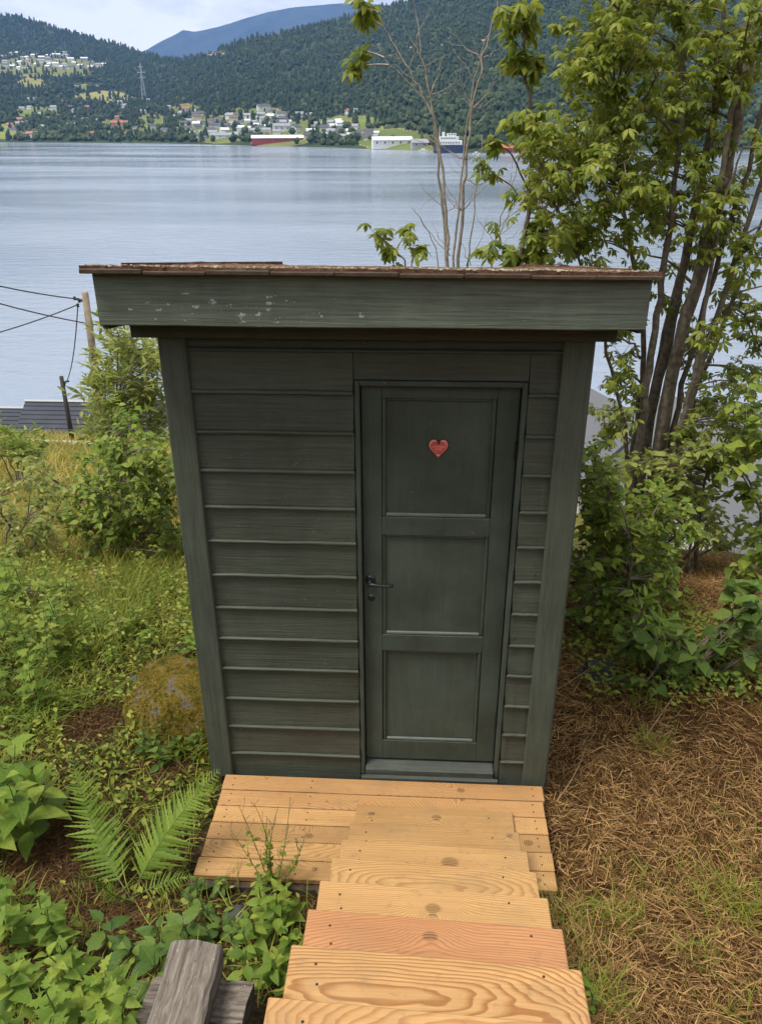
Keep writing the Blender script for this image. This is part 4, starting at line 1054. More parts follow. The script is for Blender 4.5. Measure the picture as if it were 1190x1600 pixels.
# ------------------------------------------------------------------ bushes and trees grown clump by clump
def bez(a, b, sag=0.0, n=6, side=None):
    a = np.asarray(a, float); b = np.asarray(b, float); t = np.linspace(0, 1, n)[:, None]
    L = np.linalg.norm(b - a)
    mid = (a + b) / 2 + np.array([0, 0, sag * L]) + (rng.normal(0, 0.07, 3) * L if side is None else side)
    return (1 - t) ** 2 * a + 2 * t * (1 - t) * mid + t * t * b
def woody(parent, clumps, stems, mat_bark, leafshape, leafmat, per, size, limit, spread=0.16, twig_r=0.006, droop=0.3, stem_names='stem', sub=3, stem_n=7, flat=1.0):
    """stems: list of (points, radii). clumps: (k,3). twigs link each clump to the nearest lower stem point"""
    o0 = np.array(parent.location)
    nodes = []
    for pts, rad in stems:
        sp = Soup(); pts = np.asarray(pts, float)
        # smooth the polyline and roughen it a little
        t = np.linspace(0, len(pts) - 1, (len(pts) - 1) * 4 + 1); q = np.stack([np.interp(t, np.arange(len(pts)), pts[:, i]) for i in range(3)], -1)
        for _ in range(2): q[1:-1] = (q[:-2] + 2 * q[1:-1] + q[2:]) / 4
        q[1:-1] += rng.normal(0, 0.008, (len(q) - 2, 3)); r = np.interp(t, np.arange(len(pts)), rad) * rng.uniform(.93, 1.07, len(t))
        tube(sp, q - o0, r, stem_n)
        ob(stem_names, sp.mesh(stem_names, mat_bark, True), parent)
        nodes.append(q)
    nodes = np.concatenate(nodes)
    sp = Soup(); pos = []; D = []
    for c in clumps:
        w = np.linalg.norm(nodes - c, axis=1) + 0.6 * np.clip(nodes[:, 2] - c[2] + 0.05, 0, None)
        b = nodes[int(np.argmin(w))]
        path = bez(b, c, 0.12, 6)
        tube(sp, path - o0, np.linspace(twig_r * 1.5, twig_r * 0.5, 6), 4, cap=False)
        for k in range(sub):
            s0 = path[rng.integers(3, 6)]; e = c + rng.normal(0, spread * 0.8, 3) * np.array([1, 1, flat])
            tw = bez(s0, e, 0.05, 4)
            tube(sp, tw - o0, np.linspace(twig_r * 0.6, twig_r * 0.25, 4), 3, cap=False)
            nl = max(1, int(per / sub))
            f = rng.uniform(0.25, 1.05, nl)
            p = np.stack([np.interp(f, np.linspace(0, 1, 4), tw[:, i]) for i in range(3)], -1) + rng.normal(0, spread * 0.22, (nl, 3))
            out_ = (e - s0) / (np.linalg.norm(e - s0) + 1e-6)
            pos.append(p); D.append(rand_dirs(nl, (-droop - .35, -droop + .45)) + 0.5 * out_)
    if sp.n: ob('twigs', sp.mesh('twigs', mat_bark), parent, kind='stuff')
    pos = np.concatenate(pos); D = np.concatenate(D)
    N = np.stack([rng.normal(0, .55, len(pos)), rng.normal(-.15, .55, len(pos)), np.ones(len(pos))], -1)
    place_leaves(parent, leafshape, leafmat, pos, D, N, size * rng.choice([.55, .75, .95, 1.15, 1.3], len(pos)) * rng.uniform(.9, 1.1, len(pos)), limit)
def clumps_px(ells, y0, y1):
    out = []
    for (u, v, ru, rv, n) in ells:
        for _ in range(n):
            a = rng.uniform(0, 2 * math.pi); r = math.sqrt(rng.uniform()); out.append(P(u + ru * r * math.cos(a), v + rv * r * math.sin(a), rng.uniform(y0, y1)))
    return np.array(out)

# big leafy tree right of the outhouse
TY = 3.1
base = P(1012, 800, TY); base[2] = float(gh(base[0], base[1]))
tree = thing('leafy_tree', 'tall many-stemmed leafy tree with light green foliage right of the outhouse', 'tree', tuple(base))
def stem_px(pts, y=TY, dy=0.0):
    return [P(u, v, y + dy * i) for i, (u, v) in enumerate(pts)]
b0 = base - np.array([0, 0, .1])
ST = [([b0 + [.02, 0, 0]] + stem_px([(1022, 745), (1045, 600), (1080, 470), (1118, 330), (1150, 200), (1172, 90), (1190, -30), (1205, -170)]), [.12, .11, .095, .085, .075, .065, .055, .045, .03]),
      ([b0 + [-.05, .06, 0]] + stem_px([(1000, 740), (1022, 620), (1050, 500), (1075, 380), (1098, 270), (1120, 150), (1130, 20), (1138, -120)], TY + .15), [.09, .085, .07, .062, .055, .048, .04, .03, .02]),
      ([b0 + [-.08, -.06, 0]] + stem_px([(990, 735), (1006, 640), (1016, 560), (1030, 470), (1045, 350), (1062, 220), (1068, 90), (1075, -60)], TY - .1), [.07, .062, .055, .05, .044, .036, .03, .022, .015]),
      ([b0 + [-.10, .10, 0]] + stem_px([(985, 720), (1003, 600), (1006, 500), (985, 400), (970, 300), (950, 190), (938, 90)], TY + .3), [.05, .045, .04, .034, .028, .022, .016, .01]),
      ([b0 + [.10, .12, 0]] + stem_px([(1040, 720), (1090, 600), (1140, 480), (1178, 380), (1215, 260)], TY + .4), [.05, .045, .036, .03, .022, .012]),
      ([b0 + [.06, -.1, 0]] + stem_px([(1050, 740), (1070, 640), (1095, 540), (1105, 440), (1128, 320), (1160, 230)], TY - .25), [.045, .04, .034, .03, .024, .018, .01]),
      ([b0 + [-.1, .02, 0]] + stem_px([(980, 700), (960, 600), (935, 500), (900, 400), (870, 330), (845, 260)], TY + .1), [.035, .03, .024, .02, .016, .012, .008])]
for (u, v, u2, v2) in ((1120, 330, 1010, 250), (1085, 450, 975, 380), (1150, 200, 1040, 130), (1045, 350, 940, 300), (1062, 220, 960, 150), (1068, 90, 985, 40), (970, 300, 890, 270), (1120, 150, 1050, 60), (1000, 560, 950, 520), (1140, 480, 1185, 540)):
    q = stem_px([(u, v), ((u * 2 + u2) / 3 + 4, (v * 2 + v2) / 3 - 14), (u2, v2)], TY + rng.uniform(-.2, .2)); ST.append((q, [.022, .015, .007]))
for (du, dy_, f_) in ((14, .2, .45), (-16, -.15, .4), (26, .05, .35), (-8, .3, .4), (38, -.1, .35)):
    q0 = ST[0]; pts_ = [np.array(p_) + RT * (du * .0055) * (.5 + .12 * i_) + np.array([0, dy_, 0]) for i_, p_ in enumerate(q0[0])]; ST.append((pts_[:7], [r2 * f_ * 1.2 for r2 in q0[1][:7]]))
ST = [(a_, [x_ * .57 for x_ in b_]) for a_, b_ in ST]
EL = [(945, 50, 70, 55, 13), (1035, 30, 90, 60, 19), (1130, 50, 65, 85, 13), (915, 120, 40, 40, 6), (995, 130, 75, 60, 15), (1085, 170, 65, 75, 10), (925, 215, 60, 40, 10), (1010, 235, 75, 50, 14), (865, 235, 45, 45, 8), (1080, 280, 65, 60, 6), (850, 310, 40, 60, 7), (930, 290, 60, 45, 11), (990, 330, 65, 50, 11), (1050, 370, 50, 50, 4), (855, 385, 40, 30, 5), (925, 365, 55, 35, 9), (1140, 330, 45, 60, 7), (1155, 430, 40, 60, 7), (1150, 540, 45, 60, 7), (1110, 560, 40, 60, 3), (965, 450, 40, 60, 3), (950, 560, 35, 60, 5), (1030, 430, 60, 40, 3), (1120, 660, 60, 50, 8), (1050, 690, 60, 30, 5), (1150, 640, 40, 60, 5), (960, 650, 45, 40, 5), (1080, -90, 160, 80, 22), (900, -60, 60, 50, 5), (1260, 150, 60, 220, 19), (1250, 450, 50, 120, 7)]
woody(tree, clumps_px(EL, TY - .55, TY + .75), ST, M['bark'], CHEST, LM['tree'], 24, 0.070, 300, 0.14, 0.0055, 0.2, 'trunk', 3, 8)
# hanging sprays at the edge of its crown belong to the same tree
EL2 = [(808, 30, 22, 35, 5), (812, 100, 16, 30, 4), (765, 225, 10, 10, 1), (830, 180, 18, 14, 2), (748, 268, 10, 8, 1), (820, 200, 24, 18, 2)]

# bare sapling behind the roof
SYB = 4.3
sb0 = P(702, 470, SYB); sb0[2] = float(gh(sb0[0], sb0[1]))
sap = thing('bare_sapling', 'thin almost leafless sapling with several stems behind the outhouse roof', 'sapling', tuple(sb0))
def sp_px(pts, y): return [P(u, v, y) for u, v in pts]
ST = [([sb0] + sp_px([(703, 415), (697, 330), (690, 240), (668, 160), (640, 110), (610, 60), (590, 20)], SYB), [.05, .032, .028, .024, .018, .013, .009, .005]),
      ([sb0 + [.05, 0, 0]] + sp_px([(700, 415), (690, 320), (682, 230), (672, 150), (658, 90), (650, 20), (640, -30)], SYB + .2), [.05, .028, .024, .02, .016, .012, .008, .004]),
      ([sb0 + [.08, .05, 0]] + sp_px([(715, 415), (722, 330), (728, 250), (738, 170), (755, 90), (775, 10), (785, -30)], SYB + .1), [.05, .032, .028, .024, .02, .014, .009, .005]),
      ([sb0 + [.1, 0, 0]] + sp_px([(708, 415), (716, 330), (726, 230), (740, 120), (765, 50)], SYB - .2), [.04, .022, .018, .014, .009, .004]),
      ([sb0 + [.15, .1, 0]] + sp_px([(728, 415), (735, 370), (745, 290), (752, 210)], SYB + .3), [.03, .018, .014, .01, .005]),
      ([sb0 + [.2, .1, 0]] + sp_px([(770, 415), (776, 370), (790, 310), (815, 240), (840, 200)], SYB + .2), [.03, .016, .012, .009, .006, .003]),
      ([sb0 + [.05, -.1, 0]] + sp_px([(690, 415), (670, 360), (640, 320)], SYB), [.03, .012, .008, .004])]
tops = [((690, 240), (640, 190)), ((668, 160), (600, 90)), ((660, 140), (615, 100)), ((722, 330), (770, 240)), ((728, 250), (790, 190)), ((738, 170), (790, 140)), ((755, 90), (800, 60)), ((697, 330), (650, 280)), ((745, 290), (800, 250)), ((703, 400), (640, 320)),
        ((776, 370), (830, 300)), ((776, 380), (740, 330)), ((790, 310), (800, 230)), ((716, 330), (690, 270)), ((672, 150), (690, 90)), ((658, 90), (630, 40)), ((740, 120), (700, 60)), ((650, 60), (672, 20)), ((728, 415), (760, 330)), ((735, 415), (712, 350)), ((770, 400), (820, 350)), ((728, 250), (715, 190)), ((690, 300), (655, 330)), ((740, 200), (775, 160)), ((752, 100), (735, 40)), ((625, 90), (590, 70)), ((640, 110), (655, 50))]
for _ in range(26):
    a = [(690, 240), (668, 160), (722, 330), (728, 250), (738, 170), (755, 90), (697, 330), (745, 290), (776, 370), (672, 150), (716, 330), (640, 110), (703, 390)][rng.integers(13)]
    sg = rng.choice([-1, 1]); tops.append((a, (a[0] + sg * rng.uniform(18, 60), a[1] - rng.uniform(25, 80))))
for a, b in tops:
    y = SYB + rng.uniform(-.2, .4); ST.append((sp_px([a, ((a[0] + b[0]) / 2 + rng.uniform(-6, 6), (a[1] + b[1]) / 2 + rng.uniform(-2, 10)), b], y), [.007, .005, .002]))
ST = [(a_, [x_ * .52 for x_ in b_]) for a_, b_ in ST]
woody(sap, clumps_px([(575, 30, 12, 26, 3), (556, 112, 5, 10, 1), (568, 70, 6, 12, 1)], SYB - .1, SYB + .1), ST, M['bark_pale'], CHEST, LM['tree'], 10, 0.105, 300, 0.07, 0.005, 0.6, 'stem', 2, 6)

# leafy shoots of the same kind hanging between the two
def shoot(name, label, ells, ay, stems, per=12, size=0.11, mat='tree', sc=0.09):
    q = clumps_px(ells, ay - .12, ay + .12)
    b = np.array(stems[0][0][0])
    t = thing(name, label, 'branch' if 'spray' in name else 'shrub', tuple(b))
    woody(t, q, stems, M['bark'], CHEST, LM[mat], per, size, 300, sc, 0.004, 0.5, 'stem', 2, 6)
g0 = P(640, 470, 3.75); g0[2] = gh(g0[0], g0[1])
shoot('leafy_sapling', 'small leafy sapling peeking over the middle of the outhouse roof', [(592, 372, 10, 12, 2), (606, 392, 10, 8, 2), (630, 380, 12, 12, 2), (650, 388, 10, 8, 1)], 3.75, [([g0] + sp_px([(636, 420), (625, 395), (600, 375)], 3.75), [.02, .01, .006, .003]), ([g0] + sp_px([(640, 420), (648, 395)], 3.8), [.015, .007, .003])], 9, 0.095)
g0 = P(800, 470, 3.75); g0[2] = gh(g0[0], g0[1])
shoot('young_maple', 'slender young leafy tree with hanging leaf sprays just left of the big tree', EL2 + [(845, 330, 16, 40, 4), (840, 395, 30, 12, 4), (800, 400, 12, 8, 2), (760, 400, 10, 8, 1)], 3.75,
      [([g0] + sp_px([(812, 420), (826, 330), (832, 250), (826, 170), (818, 90), (812, 20), (806, -60)], 3.75), [.03, .022, .018, .015, .012, .010, .008, .005]), ([P(826, 300, 3.75)] + sp_px([(800, 240), (765, 215)], 3.7), [.008, .006, .003]), ([P(826, 320, 3.75)] + sp_px([(790, 280), (748, 262)], 3.8), [.008, .006, .003])], 12, 0.105, 'tree', 0.085)

# ------------------------------------------------------------------ shrubs
def shrub(name, label, ells, y0, y1, root_uv, mat, shape, per, size, limit, spread=0.09, droop=0.1, nstem=6, cat='shrub', bark='bark', sub=3, twig=0.004, flat=1.0):
    q = clumps_px(ells, y0, y1)
    ym = (y0 + y1) / 2
    b = P(root_uv[0], root_uv[1], ym); b[2] = float(gh(b[0], b[1]))
    t = thing(name, label, cat, tuple(b))
    st = []
    order = rng.permutation(len(q))
    for i in range(nstem):
        e = q[order[i % len(q)]]
        s = b + np.array([rng.uniform(-.15, .15), rng.uniform(-.15, .15), -.05])
        mid = s * .5 + e * .5 + np.array([rng.normal(0, .05), rng.normal(0, .05), .1 * (e[2] - s[2])])
        st.append(([s, mid, e], [twig * 4, twig * 2.6, twig]))
    woody(t, q, st, M[bark], shape, LM[mat], per, size, limit, spread, twig, droop, 'stem', sub, 5, flat)
    return t
shrub('willow_bush', 'pale green upright willow bush beside the utility pole', [(182, 535, 14, 18, 8), (235, 560, 22, 24, 8), (150, 620, 20, 30, 7), (186, 545, 16, 26, 8), (172, 590, 26, 28, 14), (216, 565, 26, 28, 12), (244, 585, 18, 24, 8), (200, 625, 55, 28, 22), (170, 665, 40, 30, 17), (235, 665, 40, 36, 15), (250, 630, 26, 30, 8)], 5.2, 6.2, (205, 760), 'willow', LANCE, 30, 0.115, 150, 0.15, -0.75, 8, 'bush', sub=4)
shrub('leafy_bush', 'dark green rounded bush left of the outhouse below the pale willow', [(190, 760, 70, 40, 34), (150, 800, 50, 50, 27), (220, 820, 55, 55, 34), (250, 750, 35, 50, 19), (270, 850, 22, 40, 10), (190, 860, 60, 22, 19), (200, 705, 40, 22, 13)], 2.5, 3.4, (205, 905), 'bush', OVATE, 26, 0.062, 300, 0.10, 0.15, 9, 'bush')
shrub('bright_shrub', 'bright yellow-green young shrub growing up in front of the willow', [(190, 668, 22, 28, 10), (165, 700, 25, 18, 8), (225, 700, 30, 20, 10), (150, 730, 30, 18, 8)], 3.4, 4.0, (190, 800), 'bright', OVATE, 20, 0.062, 120, 0.09, 0.1, 5)
shrub('roadside_shrub', 'dark green low shrub at the left edge before the boathouse roofs', [(20, 690, 40, 18, 18), (-40, 690, 40, 20, 12), (50, 705, 26, 12, 9)], 8.0, 9.5, (20, 730), 'bush', LANCE, 26, 0.15, 60, 0.20, -0.3, 5)
shrub('meadow_shrub', 'yellow-green weedy shrub in the long grass at the left edge', [(20, 790, 45, 32, 16), (65, 830, 45, 28, 14), (10, 860, 45, 30, 14), (90, 780, 30, 30, 7), (60, 740, 40, 20, 8)], 2.6, 3.6, (30, 890), 'willow', OVATE, 22, 0.058, 120, 0.10, 0.0, 7)
shrub('tall_weed', 'tall bushy green weed between the left edge and the small fern', [(30, 945, 45, 30, 14), (85, 930, 35, 22, 9), (10, 1000, 30, 25, 7)], 1.5, 2.3, (45, 1010), 'bush', NETTLE, 16, 0.072, 200, 0.08, 0.0, 8, 'weed')
shrub('dense_bush', 'dense dark green bush against the right side of the outhouse', [(930, 770, 32, 40, 21), (990, 800, 50, 40, 27), (940, 850, 45, 45, 30), (1010, 870, 50, 45, 27), (930, 930, 40, 40, 21), (990, 950, 50, 40, 21), (920, 720, 18, 30, 8), (960, 1000, 40, 25, 12), (1050, 830, 30, 40, 12)], 1.3, 2.2, (960, 1040), 'bush', OVATE, 27, 0.056, 300, 0.09, 0.2, 10, 'bush')
shrub('yellow_shrub', 'loose yellow-green shrub at the foot of the big tree', [(1080, 790, 40, 30, 16), (1050, 740, 40, 25, 14), (1120, 830, 30, 30, 11), (1000, 735, 40, 22, 11), (1090, 720, 50, 25, 14)], 2.4, 3.2, (1070, 900), 'willow', OVATE, 22, 0.062, 150, 0.10, 0.1, 6)
shrub('edge_bush', 'green bush cut off by the right edge of the picture', [(1160, 770, 30, 50, 8), (1130, 720, 30, 30, 6), (1180, 640, 25, 40, 5), (1165, 900, 26, 60, 13), (1195, 830, 26, 60, 13), (1185, 700, 22, 40, 8)], 2.2, 2.8, (1190, 1000), 'bush', HEARTL, 14, 0.075, 100, 0.09, 0.2, 5, 'bush')
shrub('bramble', 'low bramble with broad heart-shaped leaves on the dry bank at right', [(1060, 1010, 55, 35, 14), (1120, 1020, 55, 40, 15), (1010, 990, 45, 30, 9), (1110, 1080, 45, 35, 11), (1050, 1060, 45, 30, 10), (1165, 985, 35, 45, 11), (1140, 1115, 24, 22, 5), (1150, 930, 40, 30, 8), (1185, 1060, 24, 50, 6)], 0.7, 1.3, (1080, 1080), 'bramble', HEARTL, 10, 0.078, 300, 0.07, 0.25, 8, 'bramble', flat=0.6)
shrub('green_shoots', 'upright bright green leafy shoots between bush and bramble', [(1010, 965, 24, 20, 4), (1030, 990, 28, 18, 4)], 0.9, 1.2, (1020, 1030), 'bright', LANCE, 12, 0.10, 80, 0.06, -0.2, 4)

# ------------------------------------------------------------------ boulders
def boulder(name, label, c, r, mat, seed, sub=4):
    bpy_me = bpy.data.meshes.new(name)
    import bmesh
    bm = bmesh.new(); bmesh.ops.create_icosphere(bm, subdivisions=sub, radius=1.0)
    for v in bm.verts:
        p = v.co
        k = 1 + 0.8 * fbm(p.x * 1.3 + seed, p.y * 1.3 + p.z, seed) + 0.40 * fbm(p.x * 3.4 + p.z * 3, p.y * 3.4, seed + 3)
        k = float(k) + 0.10 * math.sin(p.x * 3.1 + seed) * math.sin(p.y * 2.7)
        q = Vector((p.x * r[0], p.y * r[1], p.z * r[2])) * k
        for (nx_, ny_, nz_, dd_) in ((0.15, -0.1, 1.0, 0.80), (-0.9, -0.5, 0.5, 0.82), (0.3, -1.0, 0.35, 0.80), (0.8, 0.2, 0.6, 0.85)):
            nn_ = Vector((nx_ / r[0], ny_ / r[1], nz_ / r[2])); over = q.dot(nn_) - dd_
            if over > 0: q -= nn_ * (over / nn_.dot(nn_)) * 0.82
        v.co = q
    bm.to_mesh(bpy_me); bm.free(); bpy_me.materials.append(mat)
    for p in bpy_me.polygons: p.use_smooth = True
    return ob(name, bpy_me, None, c, label, 'rock')
m, nt = new_mat('mossy_stone')
tc = node(nt, 'ShaderNodeTexCoord')
n1 = node(nt, 'ShaderNodeTexNoise', None, Vector=tc.outputs['Object'], Scale=9.0, Detail=8.0, Roughness=0.7)
n2 = node(nt, 'ShaderNodeTexNoise', None, Vector=tc.outputs['Object'], Scale=70.0, Detail=6.0, Roughness=0.7)
c = ramp(nt, n1.outputs[0], [(0.30, (0.050, 0.055, 0.012)), (0.42, (0.11, 0.10, 0.018)), (0.55, (0.24, 0.165, 0.025)), (0.7, (0.34, 0.24, 0.045))])
c = mixc(nt, ramp(nt, n1.outputs[0], [(0.54, 0.0), (0.62, 0.85)]), c, (0.17, 0.165, 0.15))
c = mixc(nt, 1.0, c, ramp(nt, n2.outputs[0], [(0.3, 0.5), (0.7, 1.25)]), 'MULTIPLY')
finish(nt, pbsdf(nt, Base_Color=c, Roughness=0.95, Normal=bump(nt, n2.outputs[0], 1.0, 0.03), Specular_IOR_Level=0.1))
M['mossrock'] = m
M['greyrock'] = plain('grey_stone', (0.050, 0.054, 0.045), 0.85, 0, 0.5, 14)
rockpos = (-0.21, 0.44, -0.02)
rock = boulder('mossy_boulder', 'boulder covered in golden moss against the left side of the outhouse', rockpos, (0.37, 0.29, 0.25), M['mossrock'], 3)
rk2 = P(945, 1010, 0.95)
boulder('grey_boulder', 'grey boulder half hidden under the bush right of the outhouse', (rk2[0], rk2[1], float(gh(rk2[0], rk2[1])) - 0.03), (0.19, 0.15, 0.12), M['greyrock'], 8)
for (u, v, lb) in ((140, 925, 'small rust-brown mossy stone in the grass left of the outhouse'), (368, 1432, 'small dark grey stone among the weeds beside the stairs'), (213, 1066, 'small dark stone at the left foot of the mossy boulder')):
    g_ = ground_hit(u, v); s_ = 0.26 if v < 1000 else 0.05
    boulder('stone', lb, (g_[0], g_[1], g_[2] + s_ * .25), (s_, s_ * .8, s_ * (.32 if v < 1000 else .6)), M['mossrock'] if v < 1000 else M['greyrock'], 5, 3)

# moss fuzz over the boulder: short tufts on its top
sp = Soup(); Vb, Tb = blade_shape(2, 0.6)
me = rock.data; nv = len(me.vertices); co_ = np.zeros(nv * 3, np.float32); me.vertices.foreach_get('co', co_); co_ = co_.reshape(-1, 3)
no_ = co_ / np.linalg.norm(co_, axis=1)[:, None]
okm = np.where((co_[:, 2] > -0.08) & (fbm(co_[:, 0] * 7 + 3, co_[:, 1] * 7 + co_[:, 2] * 5, 141) > -0.06))[0]
ii = rng.choice(okm, 6000)
L = rng.uniform(.008, .022, 6000); dr = no_[ii] + rng.normal(0, .4, (6000, 3)); dr /= np.linalg.norm(dr, axis=1)[:, None]
sd_ = np.cross(dr, rng.normal(0, 1, (6000, 3))); sd_ /= np.linalg.norm(sd_, axis=1)[:, None]
Mx = np.stack([sd_ * 0.0016, np.cross(dr, sd_) * L[:, None], dr * L[:, None]], 2)
sp.inst(Vb, Tb, Mx, co_[ii] + rng.normal(0, .006, (6000, 3)), rng.uniform(0, 1, 6000))
ob('moss', sp.mesh('moss', LM['moss']), rock, kind='stuff')

# ------------------------------------------------------------------ grass, straw, ground cover
def blades(sp, pos, dr, L, w, var, bend=0.5, n=3):
    k = len(pos); dr = dr / (np.linalg.norm(dr, axis=1)[:, None] + 1e-9)
    sd = np.cross(dr, rng.normal(0, 1, (k, 3))); sd /= np.linalg.norm(sd, axis=1)[:, None] + 1e-9
    bd = np.cross(dr, sd); bd *= np.sign(-bd[:, 2:3] + 1e-6)          # sag towards the ground
    Vb, Tb = blade_shape(n, bend)
    sp.inst(Vb, Tb, np.stack([sd * w[:, None], bd * L[:, None], dr * L[:, None]], 2), pos, var)
def clear_of_build(x, y, m=0.0):
    hut_ = (x > -0.03 - m) & (x < 1.63 + m) & (y > -0.03) & (y < DEP + .1)
    dk = (x > 0.02 - m) & (x < 1.60 + m) & (y > -0.68 - m) & (y <= 0.02)
    st_ = (x > 0.64 - m) & (x < 1.46 + m) & (y > -2.6) & (y <= -0.6)
    tb_ = (x > 0.22) & (x < 0.62) & (y > -2.1) & (y < -1.4)
    return ~(hut_ | dk | st_ | tb_)
def scatter(n, x0, x1, y0, y1, m=0.0, mask=None):
    x = rng.uniform(x0, x1, n); y = rng.uniform(y0, y1, n)
    k = clear_of_build(x, y, m)
    if mask is not None: k &= mask(x, y)
    x, y = x[k], y[k]
    return np.stack([x, y, gh(x, y)], -1)
# dry cut straw on the right bank
sp = Soup()
p = scatter(150000, 1.42, 4.9, -2.5, 3.4, 0.0, lambda x, y: (x < 3.0 + 0.6 * (y + 2.3)) & (rng.uniform(size=len(x)) < 0.35 + 1.3 * np.clip(0.5 + fbm(x * 2.1, y * 2.1, 81) * 2, 0, 1)))
k = len(p); a = 14 * fbm(p[:, 0] * 1.5, p[:, 1] * 1.5, 83) + rng.normal(0, .75, k) + np.where(rng.uniform(size=k) < .25, rng.uniform(0, 6.28, k), 0)
d = np.stack([np.cos(a), np.sin(a), rng.normal(0.10, 0.16, k)], -1)
up = rng.uniform(size=k) < 0.10; d[up, 2] += rng.uniform(.3, 1.2, up.sum())
p[:, 2] += rng.uniform(0.0, 0.035, k) + 0.05 * np.clip(fbm(p[:, 0] * 5, p[:, 1] * 5, 87), 0, 1)
blades(sp, p, d, rng.uniform(.03, .13, k), rng.uniform(.0009, .0024, k), np.clip(rng.normal(.45, .26, k) + 0.5 * fbm(p[:, 0] * 2.5, p[:, 1] * 2.5, 85), 0, .99), 0.35, 2)
ob('straw', sp.mesh('straw', LM['straw']), label='dry brown cut grass lying over the bank right of the stairs', cat='straw', kind='stuff')
# green grass growing through the straw
sp = Soup()
for (u, v, n, s_) in ((965, 1440, 130, .05), (1165, 1425, 220, .07), (925, 1560, 150, .05), (1090, 1500, 60, .06), (880, 1430, 70, .06), (1020, 1170, 120, .04), (1120, 1400, 120, .09), (950, 1590, 60, .04), (1010, 1100, 80, .06), (900, 1470, 90, .08), (1150, 1590, 50, .08), (1000, 1380, 60, .12), (1180, 1300, 60, .1)):
    c_ = ground_hit(u, v); q = c_ + rng.normal(0, s_, (n, 3)); q[:, 2] = gh(q[:, 0], q[:, 1])
    k_ = q[:, 0] > 1.44; q = q[k_]; n = len(q)
    blades(sp, q, np.stack([rng.normal(0, .45, n), rng.normal(0, .45, n), np.ones(n)], -1), rng.uniform(.06, .15, n), rng.uniform(.0014, .003, n), rng.uniform(0, 1, n), 0.6, 4)
p = scatter(2800, 1.45, 3.6, -2.3, 1.8, 0.0, lambda x, y: fbm(x * 1.7, y * 1.7, 91) > 0.05); k = len(p)
blades(sp, p, np.stack([rng.normal(0, .6, k), rng.normal(0, .6, k), np.ones(k)], -1), rng.uniform(.03, .09, k), rng.uniform(.001, .0022, k), rng.uniform(0, 1, k), 0.6, 3)
ob('grass_tufts', sp.mesh('grass_tufts', LM['green_grass']), label='scattered green grass tufts growing through the dry straw', cat='grass', kind='stuff')
# left side: grass and small leaves
def bare(x, y):                                        # brown open soil patches
    b = np.zeros_like(x)
    for (u, v, r) in BARE: c_ = BAREP[(u, v)]; b = np.maximum(b, 1 - np.hypot(x - c_[0], y - c_[1]) / r)
    return b
BARE = [(150, 1140, .22), (110, 1370, .22), (180, 1440, .16), (270, 1200, .16), (330, 1370, .12), (100, 1300, .15), (60, 1345, .15)]
BAREP = {(u, v): ground_hit(u, v) for u, v, _ in BARE}
sp = Soup()
p = scatter(44000, -3.4, 0.62, -2.3, 3.2, 0.0, lambda x, y: (x > -1.0 - 0.62 * (y + 2.3)) & (bare(x, y) < 0.15) & (rng.uniform(size=len(x)) < np.where(y < -0.25, 0.5, 1.0)) & (rng.uniform(size=len(x)) < 0.25 + 1.5 * np.clip(0.45 + 2 * fbm(x * 1.9, y * 1.9, 101), 0, 1))); k = len(p)
tall = 1.25 + 1.2 * sstep(0.0, 2.5, p[:, 1])
blades(sp, p, np.stack([rng.normal(0, .5, k), rng.normal(0, .5, k), np.ones(k)], -1), rng.uniform(.04, .13, k) * tall, rng.uniform(.0014, .0036, k), np.clip(rng.normal(.45, .25, k), 0, .99), 0.7, 3)
p = scatter(16000, -3.2, -0.05, 0.1, 3.0, 0.0, lambda x, y: (x > -1.0 - 0.62 * (y + 2.3)) & (fbm(x * 1.6, y * 1.6, 105) > 0.02)); k = len(p)
blades(sp, p, np.stack([rng.normal(0, .35, k), rng.normal(0, .35, k), np.ones(k)], -1), rng.uniform(.14, .36, k), rng.uniform(.0016, .0038, k), np.clip(rng.normal(.6, .2, k), 0, .99), 0.6, 4)
ob('grass', sp.mesh('grass', smooth=True, mat=LM['green_grass']), label='green and yellow grass over the slope left of the outhouse', cat='grass', kind='stuff')
sp = Soup()
p = scatter(44000, -3.4, 0.64, -2.3, 3.0, 0.0, lambda x, y: (x > -1.0 - 0.62 * (y + 2.3)) & (bare(x, y) < 0.2) & (rng.uniform(size=len(x)) < np.where(y < -0.25, 0.38, 1.0)) & (fbm(x * 2.3, y * 2.3, 111) + 0.25 * rng.normal(size=len(x)) > -0.03)); k = len(p)
p[:, 2] += rng.uniform(0.005, 0.13, k) * (0.55 + 1.0 * sstep(0, 2, p[:, 1])) * (0.4 + 1.6 * np.clip(0.5 + 2 * fbm(p[:, 0] * 3, p[:, 1] * 3, 117), 0, 1))
F = frame(rand_dirs(k, (-.2, .4)), np.stack([rng.normal(0, .4, k), rng.normal(-.2, .4, k), np.ones(k)], -1)) * (rng.uniform(.014, .044, k))[:, None, None]
sp.inst(SMALL[0], SMALL[1], F, p, np.clip(rng.normal(.45, .27, k), 0, .99))
p = scatter(4200, 1.62, 2.9, 0.5, 2.0, 0.0, lambda x, y: (fbm(x * 2.3, y * 2.3, 113) > 0.02) & (y > 0.62)); k = len(p)
p[:, 2] += rng.uniform(0.01, 0.14, k)
F = frame(rand_dirs(k, (-.2, .4)), np.stack([rng.normal(0, .4, k), rng.normal(-.2, .4, k), np.ones(k)], -1)) * (rng.uniform(.016, .045, k))[:, None, None]
sp.inst(SMALL[0], SMALL[1], F, p, np.clip(rng.normal(.2, .18, k), 0, .99))
ob('ground_cover', sp.mesh('ground_cover', smooth=True, mat=LM['cover']), label='low mat of small green leaves covering the garden slope', cat='ground cover', kind='stuff')
